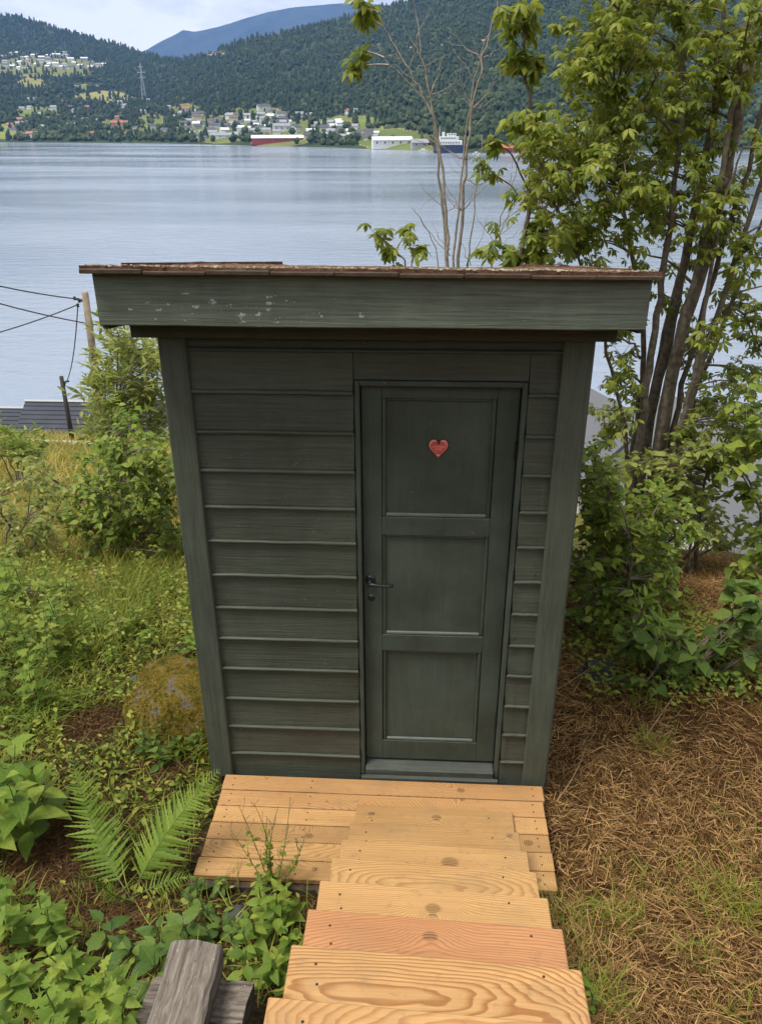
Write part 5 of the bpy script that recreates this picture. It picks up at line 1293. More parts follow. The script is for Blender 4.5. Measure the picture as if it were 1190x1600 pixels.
# litter on bare soil
sp = Soup()
for (u, v, r) in BARE:
    c_ = BAREP[(u, v)]; n = int(9000 * r); q = c_ + np.stack([rng.normal(0, r * .6, n), rng.normal(0, r * .6, n), np.zeros(n)], -1)
    q = q[clear_of_build(q[:, 0], q[:, 1])]; n = len(q)
    q[:, 2] = gh(q[:, 0], q[:, 1]) + rng.uniform(0, .02, n)
    blades(sp, q, np.stack([rng.normal(0, 1, n), rng.normal(0, 1, n), rng.normal(.1, .2, n)], -1), rng.uniform(.015, .07, n), rng.uniform(.0008, .003, n), rng.uniform(0, 1, n), 0.3, 2)
p = scatter(16000, -1.0, 0.66, -2.0, 0.2, 0.0); k = len(p); p[:, 2] += rng.uniform(0, .015, k)
blades(sp, p, np.stack([rng.normal(0, 1, k), rng.normal(0, 1, k), rng.normal(.1, .2, k)], -1), rng.uniform(.015, .07, k), rng.uniform(.0008, .003, k), rng.uniform(0, 1, k), 0.3, 2)
p = scatter(9000, 1.60, 2.7, -0.2, 1.6, 0.0); k = len(p); p[:, 2] += rng.uniform(0, .02, k)
blades(sp, p, np.stack([rng.normal(0, 1, k), rng.normal(0, 1, k), rng.normal(.1, .2, k)], -1), rng.uniform(.02, .09, k), rng.uniform(.0008, .003, k), rng.uniform(0, 1, k), 0.3, 2)
ob('leaf_litter', sp.mesh('leaf_litter', LM['litter']), label='brown plant litter on the bare soil patches', cat='litter', kind='stuff')
# long meadow grass further down the slope
sp = Soup()
p = scatter(36000, -9.5, 0.2, 2.4, 9.0, 0.0, lambda x, y: x > -3.5 - 0.70 * (y + 1.0)); k = len(p)
blades(sp, p, np.stack([rng.normal(.1, .3, k), rng.normal(0, .3, k), np.ones(k)], -1), rng.uniform(.12, .48, k), rng.uniform(.0020, .0050, k), np.clip(rng.normal(.55, .22, k) + .5 * fbm(p[:, 0], p[:, 1], 121), 0, .99), 0.6, 2)
p = scatter(46000, -44, 3.0, 9.0, 60.0, 0.0, lambda x, y: x > -5 - 0.75 * (y + 2)); k = len(p)
blades(sp, p, np.stack([rng.normal(.1, .3, k), rng.normal(0, .3, k), np.ones(k)], -1), rng.uniform(.25, .70, k), rng.uniform(.006, .022, k), np.clip(rng.normal(.55, .22, k) + .7 * fbm(p[:, 0] * .4, p[:, 1] * .4, 123), 0, .99), 0.6, 2)
p = scatter(34000, 1.9, 26.0, 2.3, 40.0, 0.0, lambda x, y: x < 6 + 0.62 * y); k = len(p)
blades(sp, p, np.stack([rng.normal(.1, .35, k), rng.normal(0, .35, k), np.ones(k)], -1), rng.uniform(.10, .40, k), rng.uniform(.0022, .0070, k), np.clip(rng.normal(.68, .2, k), 0, .99), 0.6, 2)
ob('meadow_grass', sp.mesh('meadow_grass', smooth=True, mat=LM['grass']), label='long yellowing meadow grass on the slope down to the fjord', cat='grass', kind='stuff')

# ------------------------------------------------------------------ single weeds, each with its stem and leaves
def weed(name, label, base, h, n, shape, mat, size, group=None, lean=0.12, cat='plant', tilt=0.25, spiral=False):
    base = np.asarray(base, float)
    t = thing(name, label, cat, tuple(base), group)
    top = np.array([rng.normal(0, lean) * h, rng.normal(-.05, lean) * h, h])
    pts = np.array([np.zeros(3) - [0, 0, .03], top * .35 + rng.normal(0, .01, 3), top * .7 + rng.normal(0, .01, 3), top])
    sp = Soup(); tube(sp, pts, [.0042, .0036, .0028, .0015], 5); ob('stem', sp.mesh('stem', M['stem']), t)
    me = leaf_mesh(shape, LM[mat]); a = rng.uniform(0, 6.28)
    lev = max(2, n // 2)
    for i in range(lev):
        f = 0.22 + 0.78 * (i + 0.5) / lev if i < lev - 1 else 1.0
        p = np.array([np.interp(f, [0, .35, .7, 1], pts[:, j]) for j in range(3)])
        a += math.pi / 2 + rng.normal(0, .25)
        s = size * (1.05 - 0.55 * f ** 2.5) * rng.uniform(.8, 1.15)
        for sgn in (0, math.pi):
            aa_ = a + sgn + rng.normal(0, .2)
            el = tilt + (0.6 if i == lev - 1 else 0.0) + rng.normal(0, .18)
            d = np.array([math.cos(aa_), math.sin(aa_), el])
            pet = p + d / np.linalg.norm(d) * s * 0.12
            Fm = frame(d, (rng.normal(0, .2), rng.normal(-.15, .2), 1))[0] * s
            o = bpy.data.objects.new('leaf', me); C.objects.link(o); o.parent = t; o.matrix_local = mat4(Fm, pet)
    return t
def weeds(spots, name, label, group, h, n, shape, mat, size, **k):
    ordw = ['leftmost', 'second from left', 'third from left', 'fourth from left', 'fifth from left', 'sixth from left', 'seventh from left', 'eighth from left']
    vv = sorted(v for _, v in spots); nrow = 1 if len(spots) <= 3 else (2 if len(spots) <= 8 else 3)
    rows = {}
    for q in sorted(spots): rows.setdefault(min(nrow - 1, vv.index(q[1]) * nrow // len(vv)), []).append(q)
    rname = {1: [''], 2: ['back row ', 'front row '], 3: ['back row ', 'middle row ', 'front row ']}[nrow]
    for r, i, (u, v) in [(r, i, q) for r in rows for i, q in enumerate(rows[r])]:
        weed(name, label + ', ' + rname[r] + ordw[i], ground_hit(u, v), h * rng.uniform(.75, 1.25), n, shape[rng.integers(len(shape))] if isinstance(shape, list) else shape, mat[rng.integers(len(mat))] if isinstance(mat, list) else mat, size * rng.uniform(.8, 1.15), group, **k)
weeds([(22, 1345), (62, 1330), (5, 1290), (42, 1295), (-15, 1340), (75, 1300), (20, 1265)], 'broadleaf_weed', 'light green large-leaved weed left of the fern', 'broad-leaved weeds left of the fern', .42, 12, OVATE, 'bright', .150)
weeds([(15, 1500), (70, 1480), (130, 1570), (40, 1590), (165, 1600), (95, 1640), (0, 1430), (60, 1550), (20, 1660), (120, 1530), (-10, 1560), (185, 1650), (150, 1660), (70, 1680), (100, 1500), (30, 1450)], 'nettle', 'bright green toothed weed in bottom left corner', 'toothed weeds at the bottom left', .25, 14, [LOBED, NETTLE, NETTLE], ['bright', 'bright', 'fern'], .082)
weeds([(205, 1520), (250, 1500), (235, 1560), (290, 1470), (170, 1500)], 'dock_plant', 'broad dark green plant behind grey timber', 'dock plants behind the grey timber', .17, 8, OVATE, 'deep', .115, tilt=.15)
weeds([(395, 1500), (430, 1470), (455, 1510), (410, 1450), (450, 1455), (385, 1540), (430, 1540)], 'leafy_weed', 'fresh light green weed crowding the stairs', 'light green weeds along the stairs', .20, 12, OVATE, 'bright', .066)
weeds([(300, 1430), (330, 1440), (350, 1400), (370, 1470), (325, 1500), (345, 1470), (310, 1400)], 'ground_weed', 'low dark green weed between fern and stairs', 'low weeds between fern and stairs', .11, 8, OVATE, 'deep', .062, tilt=.1)
weeds([(270, 1150), (300, 1140), (285, 1190), (250, 1180), (310, 1185), (265, 1120), (240, 1150), (300, 1110), (315, 1150), (230, 1185), (290, 1165), (255, 1205), (320, 1120)], 'shade_weed', 'small dark weed at outhouse left corner', 'shade weeds at the outhouse corner', .17, 14, OVATE, 'deep', .058)
weeds([(20, 1010), (60, 985), (0, 1060), (40, 1040), (70, 1020), (15, 965), (90, 1000), (50, 1075), (-10, 1000), (30, 930), (75, 945), (110, 1020), (25, 1090), (85, 1060), (5, 1110), (55, 1110), (110, 965), (-5, 945), (45, 955), (100, 1040)], 'slope_weed', 'toothed green weed on the left slope', 'toothed weeds on the left slope', .38, 14, [NETTLE, OVATE, LOBED], ['bush', 'bright', 'fern'], .090)
weeds([(250, 960), (220, 985), (280, 1000), (190, 1010), (160, 1000), (240, 1010), (290, 960), (200, 950), (265, 935), (150, 960), (225, 1035), (180, 1045), (300, 1025), (170, 925), (230, 920), (140, 1040)], 'yellow_weed', 'low yellow-green weed above the mossy boulder', 'yellow-green weeds above the boulder', .21, 12, [OVATE, LANCE, NETTLE], ['willow', 'bush', 'fern'], .066)
weeds([(925, 1590), (905, 1560)], 'stair_weed', 'small green weed right of the stairs', 'weeds right of the stairs', .12, 8, OVATE, 'bright', .045)
# coarse grass clump at the left
gc = ground_hit(60, 1120); t = thing('grass_clump', 'clump of long arching green grass blades at the left edge', 'grass', tuple(gc))
for i in range(110):
    sp = Soup(); n = 1; q = np.array([[rng.normal(0, .09), rng.normal(0, .07), 0]])
    blades(sp, q, np.array([[rng.normal(.1, .5), rng.normal(0, .5), 1.0]]), rng.uniform(.14, .34, 1), rng.uniform(.0022, .0042, 1), rng.uniform(0, 1, 1), 0.9, 5)
    ob('blade', sp.mesh('blade', LM['fern']), t)
# thin seeding weed in front of the deck
tb = ground_hit(425, 1400)
t = thing('seeding_weed', 'thin twiggy seeding weed standing in front of the left deck boards', 'plant', tuple(tb))
me = leaf_mesh(SMALL, LM['cover'])
for (du, hv, s) in ((-30, .46, 0), (-12, .50, 1), (0, .40, 2), (14, .47, 3), (28, .52, 4), (-45, .33, 5), (40, .3, 6)):
    e = np.array([du * .0036, rng.normal(.02, .03), hv]); pts = bez(np.zeros(3), e, .05, 7)
    sp = Soup(); tube(sp, pts, np.linspace(.0026, .0009, 7), 4)
    for i in range(7):
        f = rng.uniform(.35, .98); p0 = np.array([np.interp(f, np.linspace(0, 1, 7), pts[:, j]) for j in range(3)]); a = rng.uniform(0, 6.28)
        tube(sp, [p0, p0 + [math.cos(a) * .018, math.sin(a) * .018, .022], p0 + [math.cos(a) * .026, math.sin(a) * .026, .05 * rng.uniform(.6, 1.2)]], [.001, .0009, .0012], 3)
    ob('stem', sp.mesh('stem', M['stem']), t)
    for i in range(11):
        f = rng.uniform(.1, .75); p0 = np.array([np.interp(f, np.linspace(0, 1, 7), pts[:, j]) for j in range(3)]); d = rand_dirs(1, (-.1, .6))[0]
        o = bpy.data.objects.new('leaf', me); C.objects.link(o); o.parent = t; o.matrix_local = mat4(frame(d, (0, -.2, 1))[0] * rng.uniform(.014, .034) * (1.6 - f), p0)

# ------------------------------------------------------------------ ferns
def pinna_shape():
    V = []; T = []; n = 12
    for i in range(n + 1):
        t = i / n; w = 0.125 * (1 - t) ** .75 * (1.0 if i % 2 else .55) + .003
        V += [[-w, t - .035 * (i % 2), -.10 * t * t], [0, t, -.10 * t * t + .012], [w, t - .035 * (i % 2), -.10 * t * t]]
    for i in range(n):
        a = 3 * i; T += [[a, a + 1, a + 4], [a, a + 4, a + 3], [a + 1, a + 2, a + 5], [a + 1, a + 5, a + 4]]
    return np.array(V), np.array(T)
PINNA = pinna_shape(); PINNA_SHAPE[0] = PINNA
def fern(label, base, fronds):
    base = np.asarray(base, float)
    t = thing('fern', label, 'fern', tuple(base))
    me = leaf_mesh(PINNA, LM['fern'])
    for (mid, tip, wid, n) in fronds:
        a = np.zeros(3); m_ = np.asarray(mid) - base; e = np.asarray(tip) - base
        tt_ = np.linspace(0, 1, 16)[:, None]; pts = (1 - tt_) ** 2 * a + 2 * tt_ * (1 - tt_) * (2 * m_ - .5 * a - .5 * e) + tt_ ** 2 * e
        sp = Soup(); tube(sp, pts, np.linspace(.0035, .0008, 16), 5)
        fr_ = ob('frond', sp.mesh('frond', M['stem']), t)
        for i in range(n):
            f = 0.16 + 0.84 * (i / (n - 1)) ** .93
            p = np.array([np.interp(f, np.linspace(0, 1, 16), pts[:, j]) for j in range(3)])
            p2 = np.array([np.interp(min(f + .03, 1.0), np.linspace(0, 1, 16), pts[:, j]) for j in range(3)]); p1 = np.array([np.interp(f - .03, np.linspace(0, 1, 16), pts[:, j]) for j in range(3)])
            d = (p2 - p1) / np.linalg.norm(p2 - p1)
            nm = np.array([0, -.55, 1.0]); nm -= d * (nm @ d); nm /= np.linalg.norm(nm)
            side = np.cross(d, nm)
            w = wid * min(1.0, (f - .05) / .30) ** .7 * (1 - f) ** .62 * 1.35 + .004
            for s in (-1, 1):
                dd = side * s + d * (.35 + .25 * f + rng.normal(0, .10)) + nm * rng.normal(-.02 - .25 * f, .12)
                o = bpy.data.objects.new('leaflet', me); C.objects.link(o); o.parent = fr_
                o.matrix_local = mat4(frame(dd, nm + rng.normal(0, .12, 3))[0] * np.array([[w * .62 + .012, w, w]]) * rng.uniform(.74, 1.08), p)
fb = ground_hit(205, 1405)
fern('large green fern with two tall fronds in the left foreground', fb, [
    (P(150, 1300, fb[1] + .16), P(112, 1178, fb[1] + .30), .140, 34), (P(262, 1300, fb[1] + .14), P(343, 1203, fb[1] + .26), .150, 36),
    (P(180, 1400, fb[1] - .12), P(150, 1372, fb[1] - .18), .07, 18), (P(220, 1440, fb[1] - .10), P(190, 1490, fb[1] - .16), .06, 18), (P(150, 1390, fb[1] + .05), P(128, 1350, fb[1] + .05), .07, 18), (P(255, 1380, fb[1] + .0), P(300, 1370, fb[1] - .02), .06, 16), (P(120, 1400, fb[1] - .02), P(70, 1400, fb[1] - .06), .08, 18)])
fb = ground_hit(165, 1010)
fern('smaller fern among grass halfway up the left slope', fb, [(P(135, 975, fb[1] + .05), P(100, 952, fb[1] + .05), .10, 18), (P(160, 970, fb[1] + .1), P(135, 930, fb[1] + .2), .10, 18), (P(190, 990, fb[1] + .05), P(215, 960, fb[1] + .05), .09, 16)])

fb = ground_hit(70, 1050)
fern('fern half hidden in weeds at the left edge of the slope', fb, [(P(45, 1020, fb[1] + .05), P(10, 1000, fb[1] + .05), .11, 18), (P(75, 1010, fb[1] + .1), P(70, 975, fb[1] + .2), .10, 18), (P(100, 1030, fb[1] + .05), P(125, 1005, fb[1] + .05), .10, 16)])
# loose twigs on the right bank
M['twig'].name = 'dry_twig'
for (pts, lb) in ((((870, 1085), (910, 1065), (958, 1042)), 'thin bare twig leaning from the outhouse corner towards the bush'), (((1003, 1165), (1040, 1115), (1082, 1065)), 'thin bare twig slanting up in front of the bramble'), (((868, 1262), (885, 1225), (912, 1195)), 'short dry stalk arching over the straw beside the deck')):
    q = [ground_hit(u, v) + np.array([0, 0, .03 + .05 * i]) for i, (u, v) in enumerate(pts)]
    sp = Soup(); tube(sp, bez(q[0], q[2], .08, 8), np.linspace(.0032, .0012, 8), 5)
    ob('twig', sp.mesh('twig', M['twig']), None, label=lb, cat='twig')

# ------------------------------------------------------------------ buildings
def hmat(name, col, rough=0.7): 
    k = 'house_' + name
    if k not in M: M[k] = plain(k, col, rough, 0, 0.12, 0.4)
    return M[k]
WALLS = {'white': (0.66, 0.66, 0.64), 'cream': (0.62, 0.55, 0.42), 'red': (0.30, 0.045, 0.035), 'grey': (0.35, 0.36, 0.37), 'brown': (0.16, 0.10, 0.07), 'pink': (0.55, 0.25, 0.20), 'navy': (0.03, 0.05, 0.10)}
ROOFS = {'dark': (0.06, 0.063, 0.07), 'grey': (0.24, 0.25, 0.27), 'red': (0.33, 0.10, 0.06), 'white': (0.60, 0.61, 0.62), 'brown': (0.12, 0.085, 0.06), 'slate': (0.10, 0.105, 0.115)}
def gable_house(name, label, cat, loc, rz, L, D, H, RH, wall, roof, group=None, windows=0):
    """ridge along local x; walls, two-sided roof with eaves, windows with panes set into the long side"""
    t = thing(name, label, cat, tuple(loc), group); t.rotation_euler.z = rz
    sp = Soup()
    V = [[-L / 2, -D / 2, -3], [L / 2, -D / 2, -3], [L / 2, D / 2, -3], [-L / 2, D / 2, -3], [-L / 2, -D / 2, H], [L / 2, -D / 2, H], [L / 2, D / 2, H], [-L / 2, D / 2, H], [-L / 2, 0, H + RH], [L / 2, 0, H + RH]]
    T = [[0, 1, 5], [0, 5, 4], [2, 3, 7], [2, 7, 6], [1, 2, 6], [1, 6, 9], [1, 9, 5], [3, 0, 4], [3, 4, 8], [3, 8, 7]]
    ob('wall', mesh_from('wall', V, T, hmat(wall, WALLS[wall])), t)
    e = 0.05 * D + .25; th = .28; sl_ = RH / (D / 2)
    V = []
    for x in (-L / 2 - e, L / 2 + e):
        V += [[x, -D / 2 - e, H - e * sl_ + .02], [x, 0, H + RH + .02], [x, D / 2 + e, H - e * sl_ + .02], [x, D / 2 + e, H - e * sl_ + th], [x, 0, H + RH + th], [x, -D / 2 - e, H - e * sl_ + th]]
    T = []
    for j in range(6):
        k = (j + 1) % 6; T += [[j, k, k + 6], [j, k + 6, j + 6]]
    T += [[0, 5, 4], [0, 4, 1], [1, 4, 3], [1, 3, 2], [6, 10, 11], [6, 7, 10], [7, 9, 10], [7, 8, 9]]
    ob('roof', mesh_from('roof', V, T, hmat('roof_' + roof, ROOFS[roof], .6)), t)
    for i in range(windows):
        x = -L / 2 + L * (i + .5) / windows; w = min(1.1, L / windows * .32)
        sp = Soup(); box(sp, (x - w, -D / 2 - .10, H * .40), (x + w, -D / 2 - .02, H * .78))
        f_ = ob('window', sp.mesh('window', hmat('white', WALLS['white'])), t)
        sp = Soup(); box(sp, (x - w + .15, -D / 2 - .14, H * .43), (x + w - .15, -D / 2 - .101, H * .75))
        ob('pane', sp.mesh('pane', M['glass']), f_)
    return t
M['glass'] = plain('dark_glass', (0.03, 0.04, 0.05), 0.12)
def far_house(u, v, wpx, wall, roof, label, group=None, hk=1.0, rz=None, name='house', cat='house', windows=0, depth=None):
    p = far_hit(u, v); Zd = float((p - CAM) @ FW)
    L = wpx * Zd / FPX
    D_ = depth or min(L * .75, 13.0); H = min(max(L * .36, 3.6), 8.0) * hk
    gable_house(name, label, cat, p - np.array([0, 0, .5]), rng.uniform(-.5, .5) if rz is None else rz, L, D_, H, D_ * .30, wall, roof, group, windows)
# single buildings the eye can pick out
SINGLE = [
    (434, 222, 80, 'red', 'white', 'long red waterfront warehouse with pale roof across the fjord', .85, 0.18, 6, 'warehouse'),
    (612, 228, 62, 'white', 'white', 'big white hall on the far waterfront left of the ferry', 1.0, 0.25, 5, 'hall'),
    (188, 196, 26, 'pink', 'red', 'long pinkish house with red roof in the trees across the fjord', .8, 0.1, 3, 'house'),
    (52, 214, 18, 'white', 'red', 'white shore house with bright red roof at the far left', .9, -0.1, 2, 'house'),
    (38, 213, 13, 'white', 'dark', 'small white boathouse left of the red-roofed shore house', .8, 0.3, 1, 'house'),
    (134, 206, 15, 'white', 'dark', 'white house alone in the trees near the far shore', 1.1, 0.2, 2, 'house'),
    (94, 163, 13, 'white', 'dark', 'white farmhouse at the top of the green field', 1.0, 0.1, 1, 'house'),
    (185, 164, 16, 'white', 'grey', 'white house right of the tan hillside field', 1.0, -0.2, 2, 'house'),
    (168, 172, 10, 'white', 'dark', 'small white house below the tan hillside field', 1.0, 0.4, 1, 'house'),
    (229, 160, 10, 'white', 'grey', 'white house at the foot of the pylon', 1.0, 0.2, 1, 'house'),
    (288, 174, 18, 'white', 'red', 'white house with reddish roof at the edge of the forest', .9, 0.2, 2, 'house'),
    (412, 172, 20, 'white', 'dark', 'highest white house above the waterfront village', 1.0, 0.5, 2, 'house'),
    (470, 184, 16, 'white', 'grey', 'left one of two white houses high at the village edge', 1.0, 0.2, 2, 'house'),
    (484, 183, 12, 'white', 'grey', 'right one of two white houses high at the village edge', 1.0, 0.3, 1, 'house'),
    (546, 177, 12, 'white', 'red', 'white house with red roof high on the right of the village', 1.0, -0.3, 1, 'house'),
    (558, 176, 11, 'white', 'grey', 'white house beside the red-roofed one high at right', 1.0, 0.2, 1, 'house'),
    (553, 196, 12, 'red', 'red', 'small red house in the right half of the village', 1.0, 0.1, 1, 'house'),
    (440, 205, 26, 'white', 'grey', 'wide white building directly behind the red warehouse', 1.15, 0.3, 3, 'house'),
    (462, 207, 18, 'white', 'dark', 'white gabled house behind the right end of the warehouse', 1.2, 1.2, 2, 'house'),
    (345, 216, 30, 'white', 'grey', 'white harbour shed at the left end of the waterfront', .7, 0.2, 3, 'shed'),
    (890, 200, 24, 'white', 'grey', 'white house on the far shore seen through the big tree', 1.1, 0.3, 2, 'house'),
    (800, 236, 34, 'red', 'red', 'low red boathouse on the shore right of the ferry', .5, 0.2, 2, 'house'),
    (655, 230, 26, 'grey', 'grey', 'grey harbour building just left of the ferry', .8, 0.2, 2, 'house'),
    (148, 191, 10, 'white', 'grey', 'pale house among dark trees above the lone shore house', 1.0, 0.1, 1, 'house')]
for (u, v, w, wl, rf, lb, hk, rz, nw, ct) in SINGLE: far_house(u, v, w, wl, rf, lb, None, hk, rz, ct if ct in ('warehouse', 'hall', 'shed') else 'house', ct, nw)
placed = []
def town(n, ells, label, group, w0, w1, cols):
    tries = 0; k = 0
    while k < n and tries < n * 30:
        tries += 1
        (u, v, ru, rv) = ells[rng.integers(len(ells))]
        a = rng.uniform(0, 6.28); r = math.sqrt(rng.uniform()); uu, vv = u + ru * r * math.cos(a), v + rv * r * math.sin(a); w = rng.uniform(w0, w1)
        if any(abs(uu - a_) < (w + b_) * .5 and abs(vv - c_) < 4 for a_, c_, b_ in placed): continue
        placed.append((uu, vv, w)); wl, rf = cols[rng.integers(len(cols))]
        far_house(uu, vv, w, wl, rf, label, group, rng.uniform(.8, 1.15)); k += 1
placed += [(u, v, w) for (u, v, w, *_) in SINGLE]
town(46, [(40, 97, 44, 9), (105, 100, 46, 8), (60, 88, 50, 6), (25, 106, 26, 7), (150, 104, 20, 4)], 'tiny pale house in the hillside town under the left hill', 'hillside town houses', 6, 13, [('white', 'grey'), ('white', 'white'), ('white', 'dark'), ('cream', 'grey'), ('grey', 'white')])
town(74, [(300, 190, 26, 16), (430, 190, 36, 14), (330, 203, 38, 14), (375, 195, 44, 14), (405, 200, 40, 14), (318, 209, 24, 8), (360, 212, 34, 6)], 'small pale house in the left half of the waterfront village', 'village houses left', 8, 15, [('white', 'grey'), ('white', 'dark'), ('white', 'white'), ('cream', 'brown'), ('grey', 'dark'), ('white', 'grey')])
town(44, [(520, 205, 38, 14), (545, 210, 30, 8), (500, 215, 24, 5), (570, 212, 22, 7)], 'small pale house in the right half of the waterfront village', 'village houses right', 8, 15, [('white', 'grey'), ('white', 'dark'), ('white', 'white'), ('grey', 'grey'), ('cream', 'dark')])
town(44, [(60, 205, 60, 8), (180, 205, 70, 7), (250, 200, 30, 10), (250, 175, 34, 12), (200, 178, 26, 12), (120, 180, 34, 14), (60, 170, 40, 14), (150, 195, 60, 10), (30, 195, 30, 12)], 'small pale house scattered in the trees between town and village', 'scattered houses', 7, 12, [('white', 'grey'), ('white', 'dark'), ('cream', 'red')])

# ------------------------------------------------------------------ ferry and small boats
def water_hit(u, v):
    d = ray(u, v); return CAM + d * (ZW - CAM[2]) / d[2]
def hull(L, Bm, H, mat):
    n = 9; V = []; T = []
    for i in range(n):
        t = i / (n - 1); x = (t - .5) * L; w = Bm / 2 * (1 - max(0, (t - .62) / .38) ** 2.2) * (0.82 if i == 0 else 1); sh = H * (1 + .25 * max(0, t - .5) ** 1.5)
        V += [[x * .94, -w * .75 - .01, -.6], [x, -w - .01, sh], [x, w + .01, sh], [x * .94, w * .75 + .01, -.6]]
    for i in range(n - 1):
        a = 4 * i
        for j in range(4): b = (j + 1) % 4; T += [[a + j, a + 4 + j, a + 4 + b], [a + j, a + 4 + b, a + b]]
    T += [[0, 1, 2], [0, 2, 3], [4 * n - 4, 4 * n - 2, 4 * n - 3], [4 * n - 4, 4 * n - 1, 4 * n - 2]]
    return mesh_from('hull', V, T, mat)
fp = water_hit(703, 239)
ferry = thing('ferry', 'white passenger ferry with dark blue hull moored on the far shore', 'ferry', tuple(fp)); ferry.rotation_euler.z = 0.12
ob('hull', hull(40, 10, 8.5, hmat('navy', WALLS['navy'])), ferry)
wm = hmat('white', WALLS['white'])
for nm, a, b in (('lower_deckhouse', (-17, -4.4, 8.4), (13, 4.4, 13.2)), ('upper_deckhouse', (-13, -3.9, 13.2), (9, 3.9, 17.4)), ('bridge', (-4, -3.4, 17.4), (6, 3.4, 20.6)), ('funnel', (-10, -1.5, 17.4), (-7, 1.5, 22.0))):
    V, T = bev_box(a, b, .25); o = ob(nm, mesh_from(nm, V, T, wm), ferry)
    if nm != 'funnel':
        n = int((b[0] - a[0]) / 3.2)
        for i in range(n):
            x = a[0] + 1.2 + i * 3.0; sp = Soup(); box(sp, (x, a[1] - .06, a[2] + 1.8), (x + 1.7, a[1] + .02, a[2] + 3.0)); ob('window', sp.mesh('window', M['glass']), o)
sp = Soup(); tube(sp, [(-13, 0, 13), (-13, 0, 28)], [.45, .2], 6); ob('mast', sp.mesh('mast', wm), ferry)
BO = [(316, 221, 12), (330, 223, 14), (360, 223, 16), (376, 222, 14), (500, 227, 15), (520, 228, 12), (545, 229, 14), (566, 230, 16), (662, 236, 16), (745, 240, 14)]
BL = ['leftmost small white boat of the far harbour', 'second small boat from the left in the far harbour', 'white boat moored left of the red warehouse', 'white boat touching the left end of the red warehouse', 'white boat just right of the red warehouse', 'second boat right of the red warehouse', 'white boat midway between red warehouse and white hall', 'white boat at the left end of the white hall', 'white boat between white hall and ferry', 'small boat just right of the ferry']
for (u, v, w), lb in zip(BO, BL):
    p = water_hit(u, v + 1); Ls = w * float((p - CAM) @ FW) / FPX
    t = thing('boat', lb, 'boat', tuple(p), 'boats in the far harbour'); t.rotation_euler.z = rng.uniform(-.4, .4)
    ob('hull', hull(Ls, Ls * .28, Ls * .12, wm), t)
    V, T = bev_box((-Ls * .25, -Ls * .1, Ls * .12), (Ls * .12, Ls * .1, Ls * .26), Ls * .02); ob('cabin', mesh_from('cabin', V, T, wm), t)
# power pylon on the far slope
pp = far_hit(226, 158)
t = thing('power_pylon', 'lattice power pylon standing on the forested slope across the fjord', 'pylon', tuple(pp))
hp = 52 * float((pp - CAM) @ FW) / FPX; M['galv'] = plain('galvanised_steel', (0.42, 0.43, 0.44), 0.5, 0.3)
for sx in (-1, 1):
    for sy in (-1, 1):
        sp = Soup(); tube(sp, [(sx * 6, sy * 6, -4), (sx * 2.0, sy * 2.0, hp * .6), (sx * .6, sy * .6, hp)], .75, 4); ob('leg', sp.mesh('leg', M['galv']), t)
for z_, w_ in ((.62, 9), (.76, 11), (.9, 7)):
    sp = Soup(); tube(sp, [(-w_, 0, hp * z_), (w_, 0, hp * z_)], .6, 4); ob('crossarm', sp.mesh('crossarm', M['galv']), t)
sp = Soup()
for i in range(7):
    za, zb = hp * i / 8, hp * (i + 1) / 8; wa_, wb_ = 6 - 5.2 * i / 8, 6 - 5.2 * (i + 1) / 8
    for s in (-1, 1): tube(sp, [(-s * wa_, -wa_, za), (s * wb_, -wb_, zb)], .35, 3)
ob('bracing', sp.mesh('bracing', M['galv']), t)

# ------------------------------------------------------------------ utility poles and wires on the near shore
M['pole'] = plain('pole_wood', (0.21, 0.165, 0.115), 0.85, 0, 0.4, 3.0)
M['pole_dark'] = plain('dark_pole', (0.035, 0.030, 0.028), 0.85, 0, 0.3, 3.0)
M['wire'] = plain('black_wire', (0.02, 0.02, 0.022), 0.6)
PY = 27.0
a = P(133, 457, PY); bpx = P(160, 660, PY); gz = float(gh(bpx[0], PY)); k_ = (gz - .5 - a[2]) / (bpx[2] - a[2]); foot = a + (bpx - a) * k_
pole = thing('utility_pole', 'tall brown wooden utility pole leaning behind the pale willow bush', 'pole', tuple(foot))
sp = Soup(); tube(sp, np.array([foot, foot * .5 + a * .5, a]) - foot, [.17, .145, .12], 10); ob('pole', sp.mesh('pole', M['pole'], True), pole)
sp = Soup(); br = P(120, 467, PY); tube(sp, np.array([P(136, 472, PY), br]) - foot, .05, 6); ob('bracket', sp.mesh('bracket', M['pole_dark']), pole)
for (u, v) in ((117, 466), (124, 470), (122, 477)):
    sp = Soup(); c_ = P(u, v, PY) - foot; lathe(sp, [(0, -.08), (.06, -.06), (.04, 0), (.06, .05), (0, .08)], 8, tuple(c_)); ob('insulator', sp.mesh('insulator', M['wire']), pole)
PY2 = 34.0
a2 = P(96, 588, PY2); b2 = P(114, 690, PY2); gz = float(gh(b2[0], PY2)); foot2 = a2 + (b2 - a2) * ((gz - .5 - a2[2]) / (b2[2] - a2[2]))
pole2 = thing('small_pole', 'short dark pole standing in front of the boathouse roof', 'pole', tuple(foot2))
sp = Soup(); tube(sp, np.array([foot2, a2]) - foot2, [.13, .10], 8); ob('pole', sp.mesh('pole', M['pole_dark'], True), pole2)
sp = Soup(); c_ = P(101, 600, PY2) - foot2; tube(sp, [c_ - [0, 0, .1], c_ + [0, 0, .1], c_ + [.25, 0, .15]], .05, 6); ob('bracket', sp.mesh('bracket', M['wire']), pole2)
def wire(label, p0, p1, sag, r=.022):
    t_ = np.linspace(0, 1, 20)[:, None]; pts = p0 * (1 - t_) + p1 * t_; pts[:, 2] -= (4 * t_ * (1 - t_)).ravel() * sag
    sp = Soup(); tube(sp, pts, r, 4); ob('power_line', sp.mesh('power_line', M['wire']), None, label=label, cat='wire')
